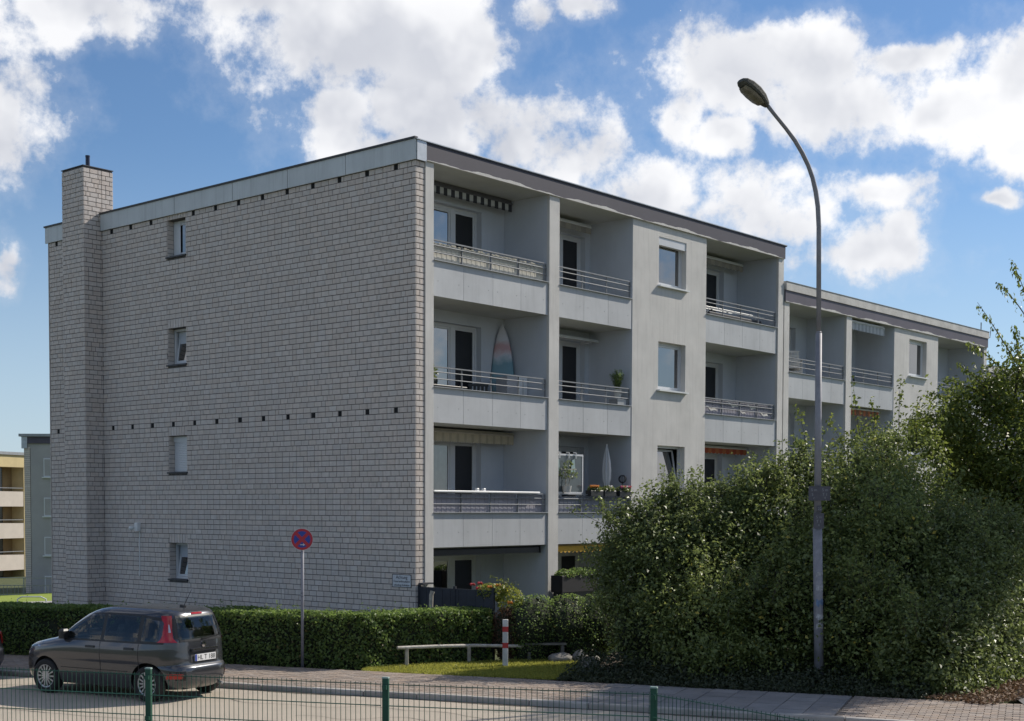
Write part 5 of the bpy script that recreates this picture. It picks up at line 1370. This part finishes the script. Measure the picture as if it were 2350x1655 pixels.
awning('beige scalloped awning on the top balcony beside the lower roof', 11.9, 15.26, 1.08, 10.53, 10.33, [cl_beige, cl_beige2], .2, 'round', None, .05)
awning('red and orange scalloped awning half hidden above the shrubs', 11.9, 15.42, .98, 5.02, 4.83, [cl_red, cl_or], .2, 'round', None, .045)
awning('deep white striped awning on the upper balcony of the lower block', 20.3, 22.9, .12, 9.33, 9.06, [cl_white, mat('grey canvas', (.42,.43,.45), .9)], .13, 'round', None, .05, wall_y=.42)
awning('brown patterned awning on the middle balcony of the lower block', 20.3, 22.9, .28, 6.53, 6.30, [mat('brown canvas', (.26,.13,.08), .9, .2, 20), cl_or], .16, 'zig', None, .03, wall_y=.6)
t = thing('awning', 'closed black awning cassette above the ground floor corner terrace', 'awning', (2.6,.3,2.2), 'rolled-in balcony awnings')
MB().bbox(.60, 4.40, .10, .32, 2.145, 2.30, .03).build('cassette', cas_dk, t); MB().box(4.40, 4.43, .09, .33, 2.14, 2.31).build('end_cap', cas_dk, t)

# privacy screens behind railings
def screen(label, x0, x1, z0, z1, m, y=.10, n=4, rag=.0, seed=1):
    t = thing('privacy_screen', label, 'screen', ((x0+x1)/2, y, z0), 'privacy screens tied to balcony railings')
    r = random.Random(seed)
    for k in range(n):
        a, b = x0+(x1-x0)*k/n+.02, x0+(x1-x0)*(k+1)/n-.02; mb = MB(); q = 12
        for i in range(q):
            p0, p1 = a+(b-a)*i/q, a+(b-a)*(i+1)/q; h = z1-r.uniform(0, rag)
            mb.box(p0+.001, p1-.001, y+.004*(i % 2), y+.012+.004*(i % 2), z0, h)
        mb.build('screen_panel', m, t)
    return t
screen('cream reed screen behind the top corner balcony railing', .60, 4.50, 8.63, 9.035, mat('cream reed', (.56,.53,.46), .85, .12, 14), rag=.035)
screen('mauve-grey plastic screen behind the lower corner balcony railing', .60, 4.50, 3.12, 3.53, mat('mauve plastic', (.30,.29,.33), .6, .1, 5))
t = screen('grey fabric screen with white gulls on the balcony below the beige awning', 11.62, 15.38, 5.88, 6.28, mat('grey fabric', (.26,.25,.29), .85, .08, 6))
wg = mat('white gull print', (.68,.66,.62), .8)
for (x, z, s_) in ((12.0,6.02,1.0), (13.15,6.18,1.0), (13.7,6.00,.6), (14.2,6.17,.9), (14.9,6.0,1.0)):
    mb = MB(); pts = [(-.35,.10),(-.15,.07),(0,.0),(.16,.04),(.34,-.04),(.14,-.03),(.0,-.07),(-.13,.01)]
    mb.add([(x+px*s_, .094, z+pz*s_) for px, pz in pts], [tuple(range(8))]); mb.build('gull', wg, t)
screen('dark trellis screen behind the narrow middle balcony rail', 5.0, 7.9, 3.12, 3.50, mat('slate plastic', (.20,.21,.25), .6, .1, 5), n=3)
tp = MB().bbox(.56, 4.25, -.03, .17, 3.563, 3.60, .008).build('shelf_board', m_white, None, org=(2.4,.05,3.56)); tag(tp, 'long white shelf board lying on the lower corner balcony rail', 'shelf')
for i, x in enumerate((2.05, 2.28)):
    MB().bbox(x-.04, x+.04, .0, .08, 3.60, 3.66, .012).build('ornament', m_white, None, org=(x,.04,3.60)); tag(bpy.data.objects[-1] if False else COL.objects[-1], ('small white ornament on the shelf board, near the door', 'small white ornament on the shelf board, beside its twin')[i], 'ornament')

# corner balcony, second floor: surfboard, cabinet, chairs, plant
def surfboard():
    c = Vector((4.22, 1.12, 5.30)); f = Vector((-.70,-.71,0)).normalized(); s_ = Vector((.71,-.70,0)).normalized()
    lean = Vector((.05,.06,1)).normalized(); mb = MB(); n = 26; N = 12
    for i in range(n+1):
        u = i/n; h = 2.38*u
        w = .285*(math.sin(math.pi*min(1, u**.85*.98+.02)))**.62 if u < 1 else .004
        w = max(w, .01)
        for k in range(N):
            a = 2*math.pi*k/N; q = c+lean*h+s_*w*math.cos(a)+f*(.035*math.sin(a)*min(1, w/.1)); mb.v.append(tuple(q))
    for i in range(n):
        for k in range(N): mb.f.append((i*N+k, i*N+(k+1)%N, (i+1)*N+(k+1)%N, (i+1)*N+k)); mb.mi.append(0)
    m = bpy.data.materials.new('surfboard art'); m.use_nodes = True; t = NT(m.node_tree); b = t.n['Principled BSDF']; b.inputs['Roughness'].default_value = .35
    g = t.add('ShaderNodeNewGeometry').outputs['Position']; sx = t.add('ShaderNodeSeparateXYZ'); t.l.new(g, sx.inputs[0])
    nz, _ = t.noise(g, 3.0, 4, .6); z = t.m('ADD', sx.outputs[2], t.m('MULTIPLY', t.m('SUBTRACT', nz, .5), .35))
    col = t.mix(t.rng(z, 6.75, 6.98), (.14,.26,.30), (.56,.55,.58))
    col = t.mix(t.m('MULTIPLY', t.rng(z, 6.92, 7.06), t.rng(z, 7.16, 7.32, 1, 0)), col, (.50,.30,.30))
    t.l.new(col, b.inputs['Base Color'])
    t = thing('surfboard', 'surfboard with teal lower half and pink band leaning in the balcony corner', 'surfboard', tuple(c)); mb.build('board', m, t, smooth=True)
surfboard()
t = thing('cabinet', 'white two-part balcony cabinet in front of the surfboard', 'cabinet', (4.2,.75,5.27))
MB().bbox(3.78, 4.22, .62, .98, 5.27, 6.36, .01).build('lower_unit', mat('pale grey laminate', (.45,.44,.45), .6), t); MB().bbox(4.225, 4.54, .62, .98, 5.27, 6.40, .01).build('door_unit', m_white, t)
MB().box(4.36, 4.365, .612, .62, 5.35, 6.32).build('door_gap', m_black, t)
def chair(label, x, y, z, m, rz=0, group=None, h=.85):
    t = thing('garden_chair', label, 'chair', (x, y, z), group, rz, True)
    MB().bbox(-.24, .24, -.23, .23, .41, .45, .02).build('seat', m, t)
    b = MB()
    for k in range(5): b.box(-.22+k*.095, -.22+k*.095+.06, .215, .24, .45, h)
    b.box(-.24, .24, .21, .245, h-.06, h+.0); b.build('backrest', m, t)
    for sx in (-1, 1):
        for sy in (-1, 1): MB().tube([(sx*.21, sy*.2, .41), (sx*.24, sy*.24, 0)], .018, 6).build('leg', m, t)
        MB().tube([(sx*.25,-.2,.43),(sx*.26,-.2,.64),(sx*.26,.22,.66)], .017, 6).build('armrest', m, t)
    return t
chair('black garden chair between window and cabinet on the surfboard balcony', 2.75, .55, 5.27, m_black, -.6, 'black chairs on the surfboard balcony')
chair('black garden chair turned to the rail beside the low table', 1.75, .75, 5.27, m_black, .9, 'black chairs on the surfboard balcony')
t = thing('balcony_table', 'low black table behind the surfboard balcony rail', 'table', (1.25,.5,5.27))
MB().bbox(.75, 1.95, .25, .75, 5.90, 5.95, .01).build('top', m_black, t)
for x in (.85, 1.85):
    for y in (.32, .68): MB().box(x-.02, x+.02, y-.02, y+.02, 5.27, 5.90).build('leg', m_black, t)
def potted(label, x, y, z, pr, ph_, leaf, els, n, size, seed, potm, shoots=()):
    t = thing('potted_plant', label, 'potted plant', (x, y, z))
    MB().lathe([(.0,0),(pr*.75,0),(pr,ph_),(pr*.86,ph_),(pr*.8,ph_*.85),(0,ph_*.85)], 14, (x,y,z)).build('pot', potm, t, smooth=False)
    F = Foliage(seed)
    if els: F.ellipsoids(els, n, size, .3, 1.0, zmin=z)
    for s_ in shoots: F.shoot(*s_)
    F.build(t, leaf, ORG[t.name], m_bark)
    return t
m_pot = mat('terracotta pot', (.28,.13,.08), .8, .15, 9); m_potw = mat('white pot', (.60,.59,.57), .5)
potted('small dark leafy plant on the low black table', .95, .45, 5.95, .09, .14, m_bush2, [(.95,.45,6.22,.16,.16,.20)], 170, .09, 101, m_black)
r_ = random.Random(4)
potted('pot of tall spiky grass at the end of the narrow balcony rail', 7.70, .22, 6.02, .11, .26, m_hedge, None, 0, 0, 102, m_potw,
       [((7.70,.22,6.22), (7.70+r_.uniform(-.16,.16), .22+r_.uniform(-.16,.16), 6.72+r_.uniform(-.1,.08)), .0, 16, .10, .014, .003, 0, .12) for _ in range(60)])
MB().box(7.52, 7.88, .08, .36, 5.26, 6.02).build('plant_stand', m_dim, None, org=(7.7,.22,5.26)); tag(COL.objects[-1], 'grey stand carrying the spiky grass pot', 'stand')

# narrow balcony, first floor: glass windbreak, bonsai, parasol, flowers
t = thing('windbreak', 'framed glass windbreak with white hooks on the flower balcony rail', 'windbreak', (5.6,.15,3.56))
framed(MB(), 'y', .14, 4.97, 6.16, 3.57, 4.55, .045, .03).build('frame', m_frame, t)
MB().box(5.015, 6.115, .15, .156, 3.615, 4.505).build('pane', mat('thin windbreak glass', (.10,.12,.13), .05, .1), t)
for x in (5.18, 5.55, 5.83): MB().tube([(x,.12,4.44),(x,.115,4.58),(x,.20,4.585)], .018, 6).build('hook', m_white, t)
for i, x in enumerate((5.06, 5.68)):
    mb = MB(); mb.prism([(x,.115,4.40),(x+.09,.115,4.42),(x+.13,.115,4.12),(x-.06,.115,4.10)], (0,.008,0)); o = mb.build('hanging_cloth', mat('mint cloth', (.33,.45,.45), .85), None, org=(x,.115,4.1)); tag(o, ('mint cloth hanging at the post side of the windbreak', 'mint cloth hanging in the middle of the windbreak')[i], 'cloth')
t = potted('twisted bonsai with wire-white stems in a pale pot before the windbreak', 5.38, .05, 3.60, .12, .16, m_bush2, [(5.25,.03,4.08,.2,.1,.16), (5.55,.03,4.05,.2,.1,.14), (5.4,.03,4.28,.15,.1,.1)], 260, .06, 103, m_potw)
MB().tube([(5.36,.04,3.74),(5.30,.03,3.86),(5.36,.03,3.97),(5.28,.03,4.1)], .02, 7).tube([(5.42,.04,3.74),(5.47,.03,3.88),(5.44,.03,4.0)], .016, 7).bar((5.12,.02,4.16),(5.72,.02,4.17),.015,.03).build('twisted_stem', mat('pale stem', (.40,.38,.33), .7), t)
t = thing('parasol', 'closed white parasol standing on the flower balcony', 'parasol', (7.36,.30,2.52))
MB().tube([(7.36,.30,2.52),(7.36,.30,4.86)], .018, 8).build('pole', m_white, t)
mb = MB(); N = 16
for (z, r_r) in ((3.74,.05),(3.80,.07),(3.95,.11),(4.2,.125),(4.45,.10),(4.7,.05),(4.85,.015)):
    for k in range(N): a = 2*math.pi*k/N; rr = r_r*(1 if k % 2 else .62); mb.v.append((7.36+rr*math.cos(a), .30+rr*math.sin(a), z))
for i in range(6):
    for k in range(N): mb.f.append((i*N+k, i*N+(k+1)%N, (i+1)*N+(k+1)%N, (i+1)*N+k)); mb.mi.append(0)
mb.build('folded_canopy', mat('white parasol cloth', (.62,.62,.63), .85, .04), t)
for i, (x0, x1, cols) in enumerate(((6.22, 6.75, 'or'), (7.45, 8.0, 'pk'), (6.8, 7.3, 'dk'))):
    t = thing('flower_box', ('flower box with orange blossoms beside the windbreak', 'flower box with pink and white blossoms beyond the parasol', 'flower box with dark trailing leaves below the parasol')[i], 'flower box', ((x0+x1)/2,.02,3.5), 'flower boxes along one balcony rail')
    MB().bbox(x0, x1, -.06, .12, 3.52, 3.66, .01).build('box', m_black, t)
    F = Foliage(110+i); F.ellipsoids([((x0+x1)/2,.02,3.70,(x1-x0)/2,.12,.09)], 420, .05, .25, 1.0, zmin=3.5); F.build(t, m_bush2, ORG[t.name])
    bl = {'or': [('orange blossom', (.80,.33,.04))]*4, 'pk': [('pink blossom', (.62,.12,.25)), ('red blossom', (.55,.05,.06)), ('pale blossom', (.70,.66,.58)), ('pink blossom', (.62,.12,.25)), ('red blossom', (.55,.05,.06))], 'dk': [('pale blossom', (.55,.55,.52))]}[cols]
    for k, (nm, c) in enumerate(bl):
        bb = MB(); bx_ = x0+.08+(x1-x0-.16)*(k+.5)/len(bl) if cols != 'or' else x0+.05+.07*k
        for j in range(6): a = j*1.05; bb.lathe([(.0,-.02),(.028,-.004),(.03,.014),(.0,.03)], 6, (bx_+.035*math.cos(a), -.05+.03*math.sin(a), 3.74+.015*(j % 3)))
        bb.build('blossom', mat(nm, c, .6, .15), t)
t = thing('wire_globe', 'small dark wire globe on a stick above the pink flowers', 'ornament', (7.85,.15,3.62))
gl = MB()
for q in range(4):
    a = q*math.pi/4; gl.tube([(7.85+.10*math.cos(2*math.pi*i/18)*math.cos(a), .15+.10*math.cos(2*math.pi*i/18)*math.sin(a), 3.97+.10*math.sin(2*math.pi*i/18)) for i in range(19)], .009, 5, cap=False)
gl.build('globe', m_black, t); MB().tube([(7.85,.15,3.66),(7.85,.15,3.87)], .012, 6).build('stick', m_black, t)
# drying rack on the top balcony next to the lower roof
t = thing('drying_rack', 'white folding drying rack behind the top balcony rail beside the lower roof', 'drying rack', (13.5,.5,8.02))
for y in (.3, .55, .8): MB().tube([(11.8,y,8.90),(15.2,y,8.90)], .012, 6).build('bar', m_white, t)
for x in (11.8, 12.65, 13.5, 14.35, 15.2): MB().tube([(x,.28,8.90),(x,.82,8.90)], .012, 6).build('cross_bar', m_white, t)
for x in (12.2, 14.8):
    MB().tube([(x,.3,8.02),(x,.8,8.90)], .013, 6).build('leg', m_white, t); MB().tube([(x,.8,8.02),(x,.3,8.90)], .013, 6).build('leg', m_white, t)
MB().bbox(12.2, 15.1, .3, .8, 8.02, 8.78, .02).build('storage_box', mat('dark storage', (.04,.042,.05), .7), None, org=(13.6,.55,8.02)); tag(COL.objects[-1], 'long dark storage box under the drying rack', 'storage box')
# lower block: stacked garden chairs, bowl plant
for k in range(4):
    chair(('lowest', 'second', 'third', 'topmost')[k]+' white garden chair of the stack on the lower block balcony', 17.45+.01*k, .55+.01*k, 6.78+.13*k, mat('white plastic', (.62,.61,.58), .45), -.9, 'stacked white garden chairs', h=1.0)
potted('round bowl plant on the middle balcony rail of the lower block', 17.5, .3, 5.0, .16, .14, m_hedge, [(17.5,.3,5.25,.22,.2,.13)], 220, .08, 120, m_potw)
chair('dark garden chair on the upper balcony next to the stair pier of the lower block', 22.2, .6, 6.78, m_black, .4)
